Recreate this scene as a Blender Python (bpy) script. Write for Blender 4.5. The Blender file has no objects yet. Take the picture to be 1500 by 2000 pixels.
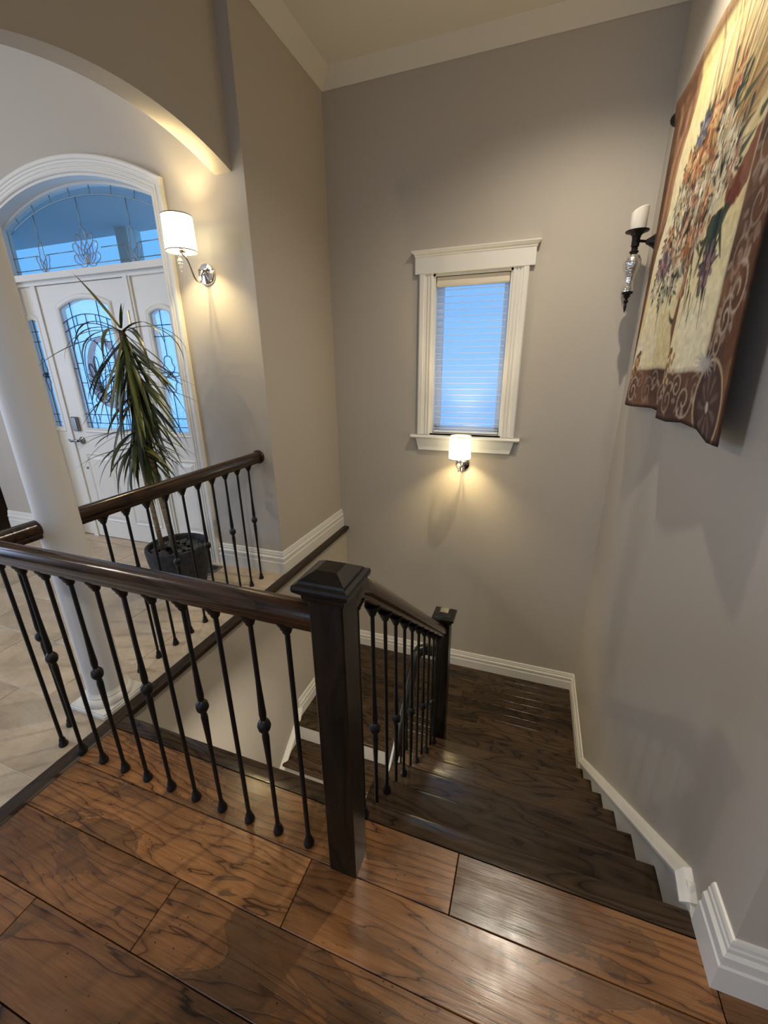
import bpy, bmesh, math, random
import numpy as np
from mathutils import Vector, Matrix

random.seed(7)
SC = bpy.context.scene
COL = SC.collection
PI = math.pi

# ------------------------------------------------------------------ camera
CAM_ROWS = [[0.9425809415, 0.3338145307, -0.0104416341],
            [0.1016348299, -0.3164842185, -0.9431373618],
            [-0.3181375682, 0.8879220678, -0.3322392047]]
cam = bpy.data.cameras.new('camera')
cam.sensor_fit = 'HORIZONTAL'
cam.sensor_width = 36.0
cam.lens = 19.365
cam.clip_start = 0.05
co = bpy.data.objects.new('camera', cam)
COL.objects.link(co)
R = CAM_ROWS
co.matrix_world = Matrix(((R[0][0], -R[1][0], -R[2][0], 0.0),
                          (R[0][1], -R[1][1], -R[2][1], 0.0),
                          (R[0][2], -R[1][2], -R[2][2], 1.48),
                          (0, 0, 0, 1)))
SC.camera = co

# ------------------------------------------------------------------ world, lights, exposure
SC.view_settings.view_transform = 'Standard'
SC.view_settings.look = 'None'
SC.view_settings.gamma = 1.0
SC.view_settings.use_curve_mapping = False
SC.view_settings.exposure = 0.0

W = bpy.data.worlds.new('dusk_sky')
SC.world = W
W.use_nodes = True
bg = W.node_tree.nodes['Background']
bg.inputs[0].default_value = (0.16, 0.48, 1.0, 1)
bg.inputs[1].default_value = 1.25


def lamp(name, kind, loc, energy, color, size=0.1, rot=(0, 0, 0), sy=None, spread=None):
    l = bpy.data.lights.new(name, kind)
    l.energy = energy
    l.color = color
    if kind == 'AREA':
        l.size = size
        l.shape = 'DISK' if sy is None else 'RECTANGLE'
        if sy:
            l.size_y = sy
        if spread:
            l.spread = spread
    elif kind in ('POINT', 'SPOT'):
        l.shadow_soft_size = size
    o = bpy.data.objects.new(name, l)
    COL.objects.link(o)
    o.location = loc
    o.rotation_euler = rot
    return o


# ceiling lights of the place, plus an added fill lamp in the hall
sp = lamp('stair_ceiling_light', 'SPOT', (0.17, 2.36, 3.40), 135, (1.0, 0.89, 0.72), 0.025)
sp.data.spot_size = math.radians(138)
sp.data.spot_blend = 1.0
lamp('foyer_ceiling_light', 'POINT', (-4.4, -0.5, 3.2), 68, (1.0, 0.88, 0.70), 0.06)
lamp('hall_fill_light', 'AREA', (0.4, -1.3, 3.38), 36, (1.0, 0.91, 0.78), 0.3)  # added ambient fill behind the camera, no known fixture
lamp('lower_hall_light', 'AREA', (-0.85, 1.35, -0.30), 10, (1.0, 0.92, 0.80), 0.5)
# daylight entering by the two big windows behind and left of the camera
lamp('rear_window_daylight', 'AREA', (-1.6, -3.85, 1.6), 22, (0.62, 0.76, 1.0), 2.6, (PI / 2, 0, 0), 1.9)
lamp('side_window_daylight', 'AREA', (-6.2, -0.6, 1.6), 90, (0.56, 0.70, 1.0), 2.4, (PI / 2, 0, -PI / 2), 1.9)

# ------------------------------------------------------------------ materials


def srgb(r, g, b):
    f = lambda c: (c / 255 / 12.92) if c / 255 <= 0.04045 else ((c / 255 + 0.055) / 1.055) ** 2.4
    return (f(r), f(g), f(b), 1)


def mat(name, color=(0.8, 0.8, 0.8, 1), rough=0.5, metal=0.0, spec=0.5, emit=None, estr=0.0):
    m = bpy.data.materials.new(name)
    m.use_nodes = True
    b = m.node_tree.nodes['Principled BSDF']
    b.inputs['Base Color'].default_value = color
    b.inputs['Roughness'].default_value = rough
    b.inputs['Metallic'].default_value = metal
    b.inputs['Specular IOR Level'].default_value = spec
    if emit:
        b.inputs['Emission Color'].default_value = emit
        b.inputs['Emission Strength'].default_value = estr
    return m


class NT:
    def __init__(s, m):
        s.t = m.node_tree
        s.b = s.t.nodes['Principled BSDF']

    def n(s, kind, **kw):
        x = s.t.nodes.new(kind)
        for k, v in kw.items():
            setattr(x, k, v)
        return x

    def l(s, a, b):
        s.t.links.new(a, b)

    def noise(s, vec, scale, detail=3, rough=0.5, dist=0.0):
        x = s.n('ShaderNodeTexNoise')
        x.inputs['Scale'].default_value = scale
        x.inputs['Detail'].default_value = detail
        x.inputs['Roughness'].default_value = rough
        x.inputs['Distortion'].default_value = dist
        if vec:
            s.l(vec, x.inputs['Vector'])
        return x.outputs['Fac']

    def mapping(s, vec, scale, loc=None):
        x = s.n('ShaderNodeMapping')
        x.inputs['Scale'].default_value = scale
        if loc:
            x.inputs['Location'].default_value = loc
        s.l(vec, x.inputs['Vector'])
        return x.outputs['Vector']

    def math(s, op, a, b=None):
        x = s.n('ShaderNodeMath', operation=op)
        for i, v in enumerate((a, b)):
            if v is None:
                continue
            if isinstance(v, (int, float)):
                x.inputs[i].default_value = v
            else:
                s.l(v, x.inputs[i])
        return x.outputs[0]

    def ramp(s, fac, stops, interp='LINEAR'):
        x = s.n('ShaderNodeValToRGB')
        cr = x.color_ramp
        cr.interpolation = interp
        while len(cr.elements) > 1:
            cr.elements.remove(cr.elements[-1])
        cr.elements[0].position, cr.elements[0].color = stops[0][0], stops[0][1]
        for p, c in stops[1:]:
            e = cr.elements.new(p)
            e.color = c
        s.l(fac, x.inputs[0])
        return x.outputs[0]

    def mix(s, fac, a, b, mode='MIX'):
        x = s.n('ShaderNodeMix', data_type='RGBA', blend_type=mode)
        for i, v in ((0, fac), (6, a), (7, b)):
            if isinstance(v, (int, float)):
                x.inputs[i].default_value = v
            elif isinstance(v, tuple):
                x.inputs[i].default_value = v
            else:
                s.l(v, x.inputs[i])
        return x.outputs[2]

    def bump(s, h, strength, dist=0.01):
        x = s.n('ShaderNodeBump')
        x.inputs['Strength'].default_value = strength
        x.inputs['Distance'].default_value = dist
        s.l(h, x.inputs['Height'])
        s.l(x.outputs[0], s.b.inputs['Normal'])
        return x


def gray(v):
    return (v, v, v, 1)


def wood_coords(n, shift):
    tc = n.n('ShaderNodeTexCoord')
    oi = n.n('ShaderNodeObjectInfo')
    comb = n.n('ShaderNodeCombineXYZ')
    n.l(n.math('MULTIPLY', oi.outputs['Random'], shift), comb.inputs[0])
    n.l(n.math('MULTIPLY', oi.outputs['Random'], shift * 0.71), comb.inputs[1])
    n.l(n.math('MULTIPLY', oi.outputs['Random'], 3.3), comb.inputs[2])
    add = n.n('ShaderNodeVectorMath', operation='ADD')
    n.l(tc.outputs['Object'], add.inputs[0])
    n.l(comb.outputs[0], add.inputs[1])
    return add.outputs[0], oi.outputs['Random'], tc.outputs['Object']


def make_plank_wood():
    m = mat('hand_scraped_oak', rough=0.3, spec=0.45)
    n = NT(m)
    v, rnd, ob = wood_coords(n, 37.0)
    # growth figure: contour lines of a stretched noise
    fig = n.noise(n.mapping(v, (0.75, 5.0, 1.0)), 1.0, 4.5, 0.48, 0.35)
    sepr = n.n('ShaderNodeSeparateXYZ')
    n.l(ob, sepr.inputs[0])
    drift = n.math('MULTIPLY', sepr.outputs[1], n.math('ADD', n.math('MULTIPLY', rnd, 24.0), 16.0))
    rings = n.math('FRACT', n.math('ADD', n.math('MULTIPLY', fig, 14.0), drift))
    fine = n.noise(n.mapping(v, (8.0, 190.0, 1.0)), 1.0, 3, 0.65)
    blot = n.noise(n.mapping(v, (2.0, 4.4, 1.0)), 1.2, 5, 0.6, 0.7)
    base = n.ramp(rings, [(0.0, srgb(56, 38, 24)), (0.028, srgb(74, 52, 34)), (0.07, srgb(138, 103, 70)),
                          (0.35, srgb(158, 121, 84)), (0.80, srgb(146, 110, 75)), (0.97, srgb(126, 92, 61)), (1.0, srgb(62, 42, 27))])
    tone = n.ramp(rnd, [(0.0, srgb(212, 196, 180)), (0.5, srgb(236, 216, 194)), (1.0, srgb(255, 232, 202))])
    base = n.mix(1.0, base, tone, 'MULTIPLY')
    fib = n.ramp(fine, [(0.34, gray(0.55)), (0.6, gray(1.0))])
    base = n.mix(0.75, base, fib, 'MULTIPLY')
    cloud = n.ramp(n.noise(n.mapping(v, (1.6, 3.4, 1.0)), 1.1, 4, 0.6, 0.4), [(0.36, gray(0.5)), (0.50, gray(0.85)), (0.66, gray(1.15))])
    base = n.mix(1.0, base, cloud, 'MULTIPLY')
    # grey brown mineral stains with a crisp rim
    stain = n.ramp(blot, [(0.0, gray(0)), (0.560, gray(0)), (0.570, gray(0.95)), (0.60, gray(0.6)), (0.8, gray(0.8))])
    base = n.mix(n.math('MULTIPLY', stain, 0.7), base, srgb(56, 45, 34))
    warm = n.ramp(n.noise(n.mapping(v, (1.5, 2.0, 1)), 1.7, 2, 0.5), [(0.4, gray(0)), (0.68, gray(1))])
    base = n.mix(n.math('MULTIPLY', warm, 0.25), base, srgb(140, 92, 54))
    vor = n.n('ShaderNodeTexVoronoi')
    vor.inputs['Scale'].default_value = 34
    n.l(n.mapping(v, (1.0, 1.6, 1.0)), vor.inputs['Vector'])
    pick = n.math('GREATER_THAN', n.noise(v, 9.0, 2), 0.53)
    dots = n.math('MULTIPLY', n.math('LESS_THAN', vor.outputs['Distance'], 0.10), pick)
    base = n.mix(n.math('MULTIPLY', dots, 0.85), base, srgb(38, 24, 14))
    n.l(base, n.b.inputs['Base Color'])
    rr = n.ramp(n.noise(v, 7, 3), [(0.3, gray(0.16)), (0.7, gray(0.34))])
    n.l(rr, n.b.inputs['Roughness'])
    scr = n.noise(n.mapping(v, (2.6, 8.0, 1.0)), 1.6, 2, 0.4)
    h = n.math('ADD', n.math('MULTIPLY', scr, 1.0), n.math('MULTIPLY', n.math('LESS_THAN', rings, 0.1), -0.06))
    h = n.math('ADD', h, n.math('MULTIPLY', fine, 0.08))
    n.bump(h, 0.35, 0.006)
    return m


def make_dark_wood(name, lo, mid, hi, axis, rough=0.32, freq=9.0):
    """stained oak; axis = index of the grain direction in object space"""
    m = mat(name, rough=rough, spec=0.45)
    n = NT(m)
    v, rnd, ob = wood_coords(n, 23.0)
    sc = [6.0, 6.0, 6.0]
    sc[axis] = 1.3
    fig = n.noise(n.mapping(v, tuple(sc)), 1.0, 2.5, 0.5, 0.4)
    rings = n.math('FRACT', n.math('MULTIPLY', fig, freq))
    sf = [150.0, 150.0, 150.0]
    sf[axis] = 7.0
    fine = n.noise(n.mapping(v, tuple(sf)), 1.0, 3, 0.6)
    base = n.ramp(rings, [(0.0, lo), (0.16, mid), (0.6, hi), (1.0, mid)])
    fib = n.ramp(fine, [(0.32, gray(0.55)), (0.62, gray(1.0))])
    base = n.mix(0.8, base, fib, 'MULTIPLY')
    tone = n.ramp(rnd, [(0.0, gray(0.5)), (1.0, gray(1.2))])
    base = n.mix(1.0, base, tone, 'MULTIPLY')
    n.l(base, n.b.inputs['Base Color'])
    n.bump(n.math('ADD', fine, n.math('MULTIPLY', rings, 0.4)), 0.12, 0.003)
    return m


def make_wall():
    m = mat('greige_wall_paint', srgb(188, 179, 165), 0.62, spec=0.3)
    n = NT(m)
    tc = n.n('ShaderNodeTexCoord')
    n.bump(n.noise(tc.outputs['Object'], 260, 3, 0.6), 0.10, 0.002)
    return m


def make_ceiling():
    m = mat('ceiling_paint', srgb(214, 208, 198), 0.8, spec=0.2)
    n = NT(m)
    tc = n.n('ShaderNodeTexCoord')
    n.bump(n.noise(tc.outputs['Object'], 220, 4, 0.7), 0.22, 0.003)
    return m


def make_tile():
    m = mat('beige_stone_tile', rough=0.42, spec=0.4)
    n = NT(m)
    v, rnd, ob = wood_coords(n, 19.0)
    a = n.noise(n.mapping(v, (3.0, 4.4, 1)), 1.4, 6, 0.62, 0.5)
    c = n.ramp(a, [(0.25, srgb(158, 140, 116)), (0.5, srgb(184, 167, 143)), (0.75, srgb(203, 188, 166))])
    tone = n.ramp(rnd, [(0.0, gray(0.9)), (1.0, gray(1.05))])
    c = n.mix(1.0, c, tone, 'MULTIPLY')
    vein = n.ramp(n.noise(n.mapping(v, (2.0, 5.0, 1)), 2.2, 7, 0.7, 1.2), [(0.47, gray(0)), (0.5, gray(1)), (0.53, gray(0))])
    c = n.mix(n.math('MULTIPLY', vein, 0.16), c, srgb(120, 104, 86))
    n.l(c, n.b.inputs['Base Color'])
    n.bump(a, 0.25, 0.003)
    return m


def make_leaf():
    m = mat('yucca_leaf', rough=0.4, spec=0.4)
    n = NT(m)
    oi = n.n('ShaderNodeObjectInfo')
    c = n.ramp(oi.outputs['Random'], [(0.0, srgb(28, 36, 12)), (0.5, srgb(48, 60, 20)), (0.8, srgb(78, 88, 36)), (1.0, srgb(112, 106, 54))])
    n.l(c, n.b.inputs['Base Color'])
    return m


def make_trunk():
    m = mat('yucca_trunk', rough=0.85, spec=0.2)
    n = NT(m)
    tc = n.n('ShaderNodeTexCoord')
    a = n.noise(n.mapping(tc.outputs['Object'], (30, 30, 90)), 1.0, 4, 0.7)
    n.l(n.ramp(a, [(0.3, srgb(84, 70, 52)), (0.6, srgb(150, 132, 104)), (0.8, srgb(178, 160, 130))]), n.b.inputs['Base Color'])
    n.bump(a, 0.5, 0.006)
    return m


def make_pot():
    m = mat('charcoal_cast_pot', rough=0.6, spec=0.3)
    n = NT(m)
    tc = n.n('ShaderNodeTexCoord')
    a = n.noise(tc.outputs['Object'], 34, 5, 0.65)
    n.l(n.ramp(a, [(0.3, srgb(30, 31, 32)), (0.7, srgb(58, 58, 60))]), n.b.inputs['Base Color'])
    n.bump(a, 0.6, 0.01)
    return m


def make_glass(name, tint=(1, 1, 1, 1), rough=0.02, haze=0.0, bumpy=0.0):
    m = bpy.data.materials.new(name)
    m.use_nodes = True
    t = m.node_tree
    for x in list(t.nodes):
        t.nodes.remove(x)
    out = t.nodes.new('ShaderNodeOutputMaterial')
    tr = t.nodes.new('ShaderNodeBsdfTransparent')
    tr.inputs[0].default_value = tint
    gl = t.nodes.new('ShaderNodeBsdfGlossy')
    gl.inputs['Roughness'].default_value = rough
    lw = t.nodes.new('ShaderNodeLayerWeight')
    pw = t.nodes.new('ShaderNodeMath')
    pw.operation = 'POWER'
    t.links.new(lw.outputs['Facing'], pw.inputs[0])
    pw.inputs[1].default_value = 4.0
    fr = t.nodes.new('ShaderNodeMath')
    fr.operation = 'MULTIPLY_ADD'
    t.links.new(pw.outputs[0], fr.inputs[0])
    fr.inputs[1].default_value = 0.4
    fr.inputs[2].default_value = 0.03
    mx = t.nodes.new('ShaderNodeMixShader')
    t.links.new(fr.outputs[0], mx.inputs[0])
    t.links.new(tr.outputs[0], mx.inputs[1])
    t.links.new(gl.outputs[0], mx.inputs[2])
    last = mx.outputs[0]
    if bumpy:
        tc = t.nodes.new('ShaderNodeTexCoord')
        nz = t.nodes.new('ShaderNodeTexNoise')
        nz.inputs['Scale'].default_value = 60
        t.links.new(tc.outputs['Object'], nz.inputs['Vector'])
        bp = t.nodes.new('ShaderNodeBump')
        bp.inputs['Strength'].default_value = bumpy
        bp.inputs['Distance'].default_value = 0.01
        t.links.new(nz.outputs['Fac'], bp.inputs['Height'])
        t.links.new(bp.outputs[0], gl.inputs['Normal'])
    if haze:
        df = t.nodes.new('ShaderNodeBsdfTranslucent')
        df.inputs[0].default_value = (0.9, 0.92, 0.95, 1)
        d2 = t.nodes.new('ShaderNodeBsdfDiffuse')
        d2.inputs[0].default_value = (0.85, 0.86, 0.88, 1)
        mm = t.nodes.new('ShaderNodeMixShader')
        mm.inputs[0].default_value = 0.5
        t.links.new(df.outputs[0], mm.inputs[1])
        t.links.new(d2.outputs[0], mm.inputs[2])
        m2 = t.nodes.new('ShaderNodeMixShader')
        m2.inputs[0].default_value = haze
        t.links.new(last, m2.inputs[1])
        t.links.new(mm.outputs[0], m2.inputs[2])
        last = m2.outputs[0]
    t.links.new(last, out.inputs[0])
    return m


def make_tapestry():
    m = mat('woven_tapestry', rough=0.9, spec=0.1)
    n = NT(m)
    at = n.n('ShaderNodeVertexColor')
    at.layer_name = 'weave'
    tc = n.n('ShaderNodeTexCoord')
    w = n.noise(n.mapping(tc.outputs['Object'], (300, 300, 520)), 1.0, 2, 0.6)
    c = n.mix(0.5, at.outputs[0], n.ramp(w, [(0.3, gray(0.72)), (0.7, gray(1.15))]), 'MULTIPLY')
    n.l(c, n.b.inputs['Base Color'])
    n.bump(w, 0.4, 0.003)
    return m


M = {}
M['wall'] = make_wall()
M['ceiling'] = make_ceiling()
M['trim'] = mat('white_trim_paint', srgb(228, 224, 214), 0.38, spec=0.45)
M['plank'] = make_plank_wood()
M['tread'] = make_dark_wood('dark_stained_oak', srgb(30, 21, 14), srgb(66, 50, 34), srgb(82, 64, 45), 0, 0.15, 13.0)
M['rail'] = make_dark_wood('dark_rail_oak', srgb(30, 18, 11), srgb(66, 43, 27), srgb(84, 57, 36), 0, 0.17)
M['post'] = make_dark_wood('near_black_oak', srgb(13, 11, 9), srgb(27, 22, 16), srgb(38, 30, 22), 2, 0.28)
M['strip'] = make_dark_wood('dark_strip_oak', srgb(26, 18, 12), srgb(54, 39, 26), srgb(72, 54, 37), 1, 0.42)
M['tile'] = make_tile()
M['grout'] = mat('grout', srgb(206, 198, 184), 0.9, spec=0.1)
M['sub'] = mat('dark_gap', srgb(26, 18, 12), 0.9, spec=0.1)
M['iron'] = mat('black_wrought_iron', srgb(18, 17, 17), 0.42, 0.2, 0.5)
M['chrome'] = mat('polished_chrome', (0.78, 0.78, 0.8, 1), 0.07, 1.0)
M['nickel'] = mat('satin_nickel', (0.22, 0.21, 0.20, 1), 0.26, 1.0)
M['brass'] = mat('aged_brass', (0.45, 0.32, 0.12, 1), 0.3, 1.0)
M['shade'] = mat('lit_fabric_shade', srgb(250, 240, 215), 0.8, 0, 0.1, (1.0, 0.87, 0.55, 1), 4.5)
M['band'] = mat('shade_binding', srgb(120, 92, 56), 0.7)
M['bulb'] = mat('lit_bulb', (1, 1, 1, 1), 0.4, 0, 0.2, (1.0, 0.85, 0.6, 1), 9.0)
M['crystal'] = mat('crystal', (0.9, 0.9, 0.9, 1), 0.03, 0.0, 1.0)
M['crystal'].node_tree.nodes['Principled BSDF'].inputs['Transmission Weight'].default_value = 0.8
M['lead'] = mat('lead_came', srgb(42, 44, 50), 0.45, 0.6)
M['leadlight'] = mat('silver_came', srgb(150, 150, 140), 0.35, 0.7)
M['glass'] = make_glass('clear_glass', (0.96, 0.98, 1, 1))
M['seedy'] = make_glass('textured_glass', (0.97, 0.98, 1, 1), 0.10, 0.02, 0.15)
M['transomglass'] = make_glass('transom_glass', (0.9, 0.94, 0.96, 1), 0.06, 0.02, 0.12)
M['bevelglass'] = make_glass('bevelled_glass', (0.85, 0.9, 0.95, 1), 0.05, 0.07, 0.2)
M['sheer'] = make_glass('sheer_fabric', (1, 1, 1, 1), 0.6, 0.12)
M['frost'] = make_glass('translucent_white', (1, 1, 1, 1), 0.6, 0.95)
M['leaf'] = make_leaf()
M['trunk'] = make_trunk()
M['pot'] = make_pot()
M['soil'] = mat('potting_soil', srgb(28, 24, 20), 0.95, spec=0.1)
M['pebble'] = mat('dark_pebble', srgb(62, 60, 58), 0.55)
M['bronze'] = mat('dark_bronze', srgb(38, 33, 29), 0.4, 0.6)
M['mercury'] = mat('mercury_glass', (0.72, 0.69, 0.64, 1), 0.16, 0.85)
nm = NT(M['mercury'])
_tc = nm.n('ShaderNodeTexCoord')
_vo = nm.n('ShaderNodeTexVoronoi')
_vo.inputs['Scale'].default_value = 95
nm.l(_tc.outputs['Object'], _vo.inputs['Vector'])
nm.bump(_vo.outputs['Distance'], 0.3, 0.006)
M['wax'] = mat('ivory_wax', srgb(226, 220, 206), 0.5, spec=0.4)
M['wax'].node_tree.nodes['Principled BSDF'].inputs['Subsurface Weight'].default_value = 0.2
M['tapestry'] = make_tapestry()
M['vane'] = mat('white_blind_vane', srgb(232, 236, 240), 0.6)
M['cassette'] = mat('cream_headrail', srgb(222, 212, 190), 0.5)
M['porch'] = mat('porch_paint', srgb(205, 205, 205), 0.8)
M['dark'] = mat('unlit_room_and_wick_dark', srgb(20, 14, 11), 0.4)  # near-black colour standing in for the unlit side room; also the wick
M['twig'] = mat('grey_twigs', srgb(58, 62, 72), 0.9)
M['vinyl'] = mat('white_window_frame', srgb(235, 238, 240), 0.4)

# ------------------------------------------------------------------ mesh helpers


class MB:
    def __init__(s):
        s.v = []
        s.f = []

    def add(s, vs, fs):
        k = len(s.v)
        s.v += [tuple(p) for p in vs]
        s.f += [tuple(i + k for i in f) for f in fs]
        return s

    def box(s, x0, x1, y0, y1, z0, z1):
        return s.add([(x0, y0, z0), (x1, y0, z0), (x1, y1, z0), (x0, y1, z0), (x0, y0, z1), (x1, y0, z1), (x1, y1, z1), (x0, y1, z1)],
                     [(0, 3, 2, 1), (4, 5, 6, 7), (0, 1, 5, 4), (1, 2, 6, 5), (2, 3, 7, 6), (3, 0, 4, 7)])

    def bbox(s, x0, x1, y0, y1, z0, z1, b=0.003):
        """box with bevelled top and bottom edges and upright edges"""
        def ring(i, z):
            return [(x0 + i, y0 + b, z), (x0 + b, y0 + i, z), (x1 - b, y0 + i, z), (x1 - i, y0 + b, z),
                    (x1 - i, y1 - b, z), (x1 - b, y1 - i, z), (x0 + b, y1 - i, z), (x0 + i, y1 - b, z)]
        rs = ring(b, z0) + ring(0, z0 + b) + ring(0, z1 - b) + ring(b, z1)
        fs = [tuple(range(7, -1, -1)), tuple(range(24, 32))]
        for r in range(3):
            for i in range(8):
                j = (i + 1) % 8
                fs.append((r * 8 + i, r * 8 + j, r * 8 + 8 + j, r * 8 + 8 + i))
        return s.add(rs, fs)

    def prism(s, poly, d0, d1, m):
        """poly = list of (a, b); m(a, b, d) -> xyz"""
        n = len(poly)
        vs = [m(a, b, d0) for a, b in poly] + [m(a, b, d1) for a, b in poly]
        fs = [tuple(range(n - 1, -1, -1)), tuple(range(n, 2 * n))]
        fs += [(i, (i + 1) % n, n + (i + 1) % n, n + i) for i in range(n)]
        return s.add(vs, fs)

    def strip(s, lo, hi, d0, d1, m):
        """slab between two polylines of equal length"""
        n = len(lo)
        vs = [m(a, b, d0) for a, b in lo] + [m(a, b, d0) for a, b in hi] + [m(a, b, d1) for a, b in lo] + [m(a, b, d1) for a, b in hi]
        fs = []
        for i in range(n - 1):
            fs += [(i, i + 1, n + i + 1, n + i), (2 * n + i, 3 * n + i, 3 * n + i + 1, 2 * n + i + 1),
                   (i, 2 * n + i, 2 * n + i + 1, i + 1), (n + i, n + i + 1, 3 * n + i + 1, 3 * n + i)]
        fs += [(0, n, 3 * n, 2 * n), (n - 1, 3 * n - 1, 4 * n - 1, 2 * n - 1)]
        return s.add(vs, fs)

    def sweep2d(s, path, prof, m, closed=False):
        """mitred sweep: prof = list of (offset along left normal, depth)"""
        n = len(path)
        k = len(prof)
        vs = []
        for i, p in enumerate(path):
            p = Vector(p)
            a = Vector(path[i - 1]) if (i or closed) else None
            b = Vector(path[(i + 1) % n]) if (i < n - 1 or closed) else None
            d1 = (p - a).normalized() if a is not None else (b - p).normalized()
            d2 = (b - p).normalized() if b is not None else d1
            n1 = Vector((-d1.y, d1.x))
            n2 = Vector((-d2.y, d2.x))
            mt = n1 + n2
            mt = mt / max(0.2, mt.dot(n1))
            for o, d in prof:
                q = p + mt * o
                vs.append(m(q.x, q.y, d))
        fs = []
        for i in range(n if closed else n - 1):
            for j in range(k):
                jj = (j + 1) % k
                i2 = (i + 1) % n
                fs.append((i * k + j, i2 * k + j, i2 * k + jj, i * k + jj))
        if not closed:
            fs += [tuple(range(k - 1, -1, -1)), tuple((n - 1) * k + j for j in range(k))]
        return s.add(vs, fs)

    def rail(s, path, prof):
        """profile (side, up) swept along a 3-D path, side kept level"""
        n, k = len(path), len(prof)
        pts = [Vector(p) for p in path]
        vs = []
        for i, p in enumerate(pts):
            d1 = (p - pts[i - 1]).normalized() if i else (pts[1] - p).normalized()
            d2 = (pts[i + 1] - p).normalized() if i < n - 1 else d1
            t = (d1 + d2).normalized()
            side = t.cross(Vector((0, 0, 1))).normalized()
            up = side.cross(t).normalized()
            sc = 1 / max(0.5, t.dot(d1))
            flat1 = Vector((d1.x, d1.y, 0))
            flat2 = Vector((d2.x, d2.y, 0))
            turn = flat1.angle(flat2) if flat1.length > 1e-6 and flat2.length > 1e-6 else 0
            ss, su = (sc, 1) if turn > 0.05 else (1, sc)
            for a, b in prof:
                vs.append(p + side * a * ss + up * b * su)
        fs = [(i * k + j, i * k + (j + 1) % k, (i + 1) * k + (j + 1) % k, (i + 1) * k + j) for i in range(n - 1) for j in range(k)]
        fs += [tuple(range(k - 1, -1, -1)), tuple((n - 1) * k + j for j in range(k))]
        return s.add(vs, fs)

    def tube(s, path, r, seg=8, radii=None):
        pts = [Vector(p) for p in path]
        n = len(pts)
        vs = []
        ref = None
        for i, p in enumerate(pts):
            t = ((pts[i + 1] if i < n - 1 else p) - (pts[i - 1] if i else p)).normalized()
            if ref is None:
                ref = t.orthogonal().normalized()
            ref = (ref - t * ref.dot(t)).normalized()
            b = t.cross(ref)
            rr = radii[i] if radii else r
            for j in range(seg):
                a = 2 * PI * j / seg
                vs.append(p + (ref * math.cos(a) + b * math.sin(a)) * rr)
        fs = [(i * seg + j, i * seg + (j + 1) % seg, (i + 1) * seg + (j + 1) % seg, (i + 1) * seg + j) for i in range(n - 1) for j in range(seg)]
        fs += [tuple(range(seg - 1, -1, -1)), tuple((n - 1) * seg + j for j in range(seg))]
        return s.add(vs, fs)

    def lathe(s, prof, seg=16, c=(0, 0, 0), axis='z', cap=True):
        vs = []
        for r, z in prof:
            for j in range(seg):
                a = 2 * PI * j / seg
                x, y = r * math.cos(a), r * math.sin(a)
                q = (x, y, z) if axis == 'z' else ((x, -z, y) if axis == 'y' else (z, x, y))
                vs.append((q[0] + c[0], q[1] + c[1], q[2] + c[2]))
        n = len(prof)
        fs = [(i * seg + j, i * seg + (j + 1) % seg, (i + 1) * seg + (j + 1) % seg, (i + 1) * seg + j) for i in range(n - 1) for j in range(seg)]
        if cap:
            fs += [tuple(range(seg - 1, -1, -1)), tuple((n - 1) * seg + j for j in range(seg))]
        return s.add(vs, fs)

    def mesh(s, name, m, smooth=False, fix=True):
        me = bpy.data.meshes.new(name)
        me.from_pydata(s.v, [], s.f)
        if fix:
            bm = bmesh.new()
            bm.from_mesh(me)
            bmesh.ops.recalc_face_normals(bm, faces=bm.faces)
            bm.to_mesh(me)
            bm.free()
        me.materials.append(m)
        if smooth:
            me.shade_smooth()
            if smooth != 'all':
                me.set_sharp_from_angle(angle=math.radians(38))
        return me


def put(name, me, parent=None, loc=(0, 0, 0), rot=(0, 0, 0)):
    o = bpy.data.objects.new(name, me)
    COL.objects.link(o)
    o.location = loc
    o.rotation_euler = rot
    if parent:
        o.parent = parent
    return o


def obj(name, mb, m, parent=None, smooth=False, loc=(0, 0, 0), rot=(0, 0, 0)):
    return put(name, mb.mesh(name, m, smooth), parent, loc, rot)


def empty(name, loc=(0, 0, 0), rotz=0):
    o = bpy.data.objects.new(name, None)
    o.empty_display_size = 0.1
    COL.objects.link(o)
    o.location = loc
    o.rotation_euler = (0, 0, rotz)
    return o


def tag(o, label=None, cat=None, group=None, kind=None):
    if label:
        o['label'] = label
    if cat:
        o['category'] = cat
    if group:
        o['group'] = group
    if kind:
        o['kind'] = kind
    return o


def struct(name, mb, m, parent=None, smooth=False):
    o = obj(name, mb, m, parent, smooth)
    if parent is None:
        o['kind'] = 'structure'
    return o


def copy_tree(o, parent=None):
    c = o.copy()
    COL.objects.link(c)
    if parent:
        c.parent = parent
    for ch in list(o.children):
        copy_tree(ch, c)
    return c


XZ = lambda y0=0: (lambda a, b, d: (a, d, b))
YZ = lambda a, b, d: (d, a, b)
XY = lambda a, b, d: (a, b, d)

# ------------------------------------------------------------------ dimensions (metres, upper floor z = 0)
RISE, RUN, NOSE = 0.191, 0.2402, 0.986
XW = 0.583           # right wall
XL = -1.673          # upper left wall of the stairwell
XLL = -1.635         # lower left wall of the stairwell
YB = 3.44            # back wall
YF = 2.40            # front-door wall
ZL = -7 * RISE       # landing
ZC = 3.42            # ceiling
XE = -0.49           # open end of the upper treads
STRIP0, STRIP1 = -1.662, -1.588

# ------------------------------------------------------------------ walls
w = MB()
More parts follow.
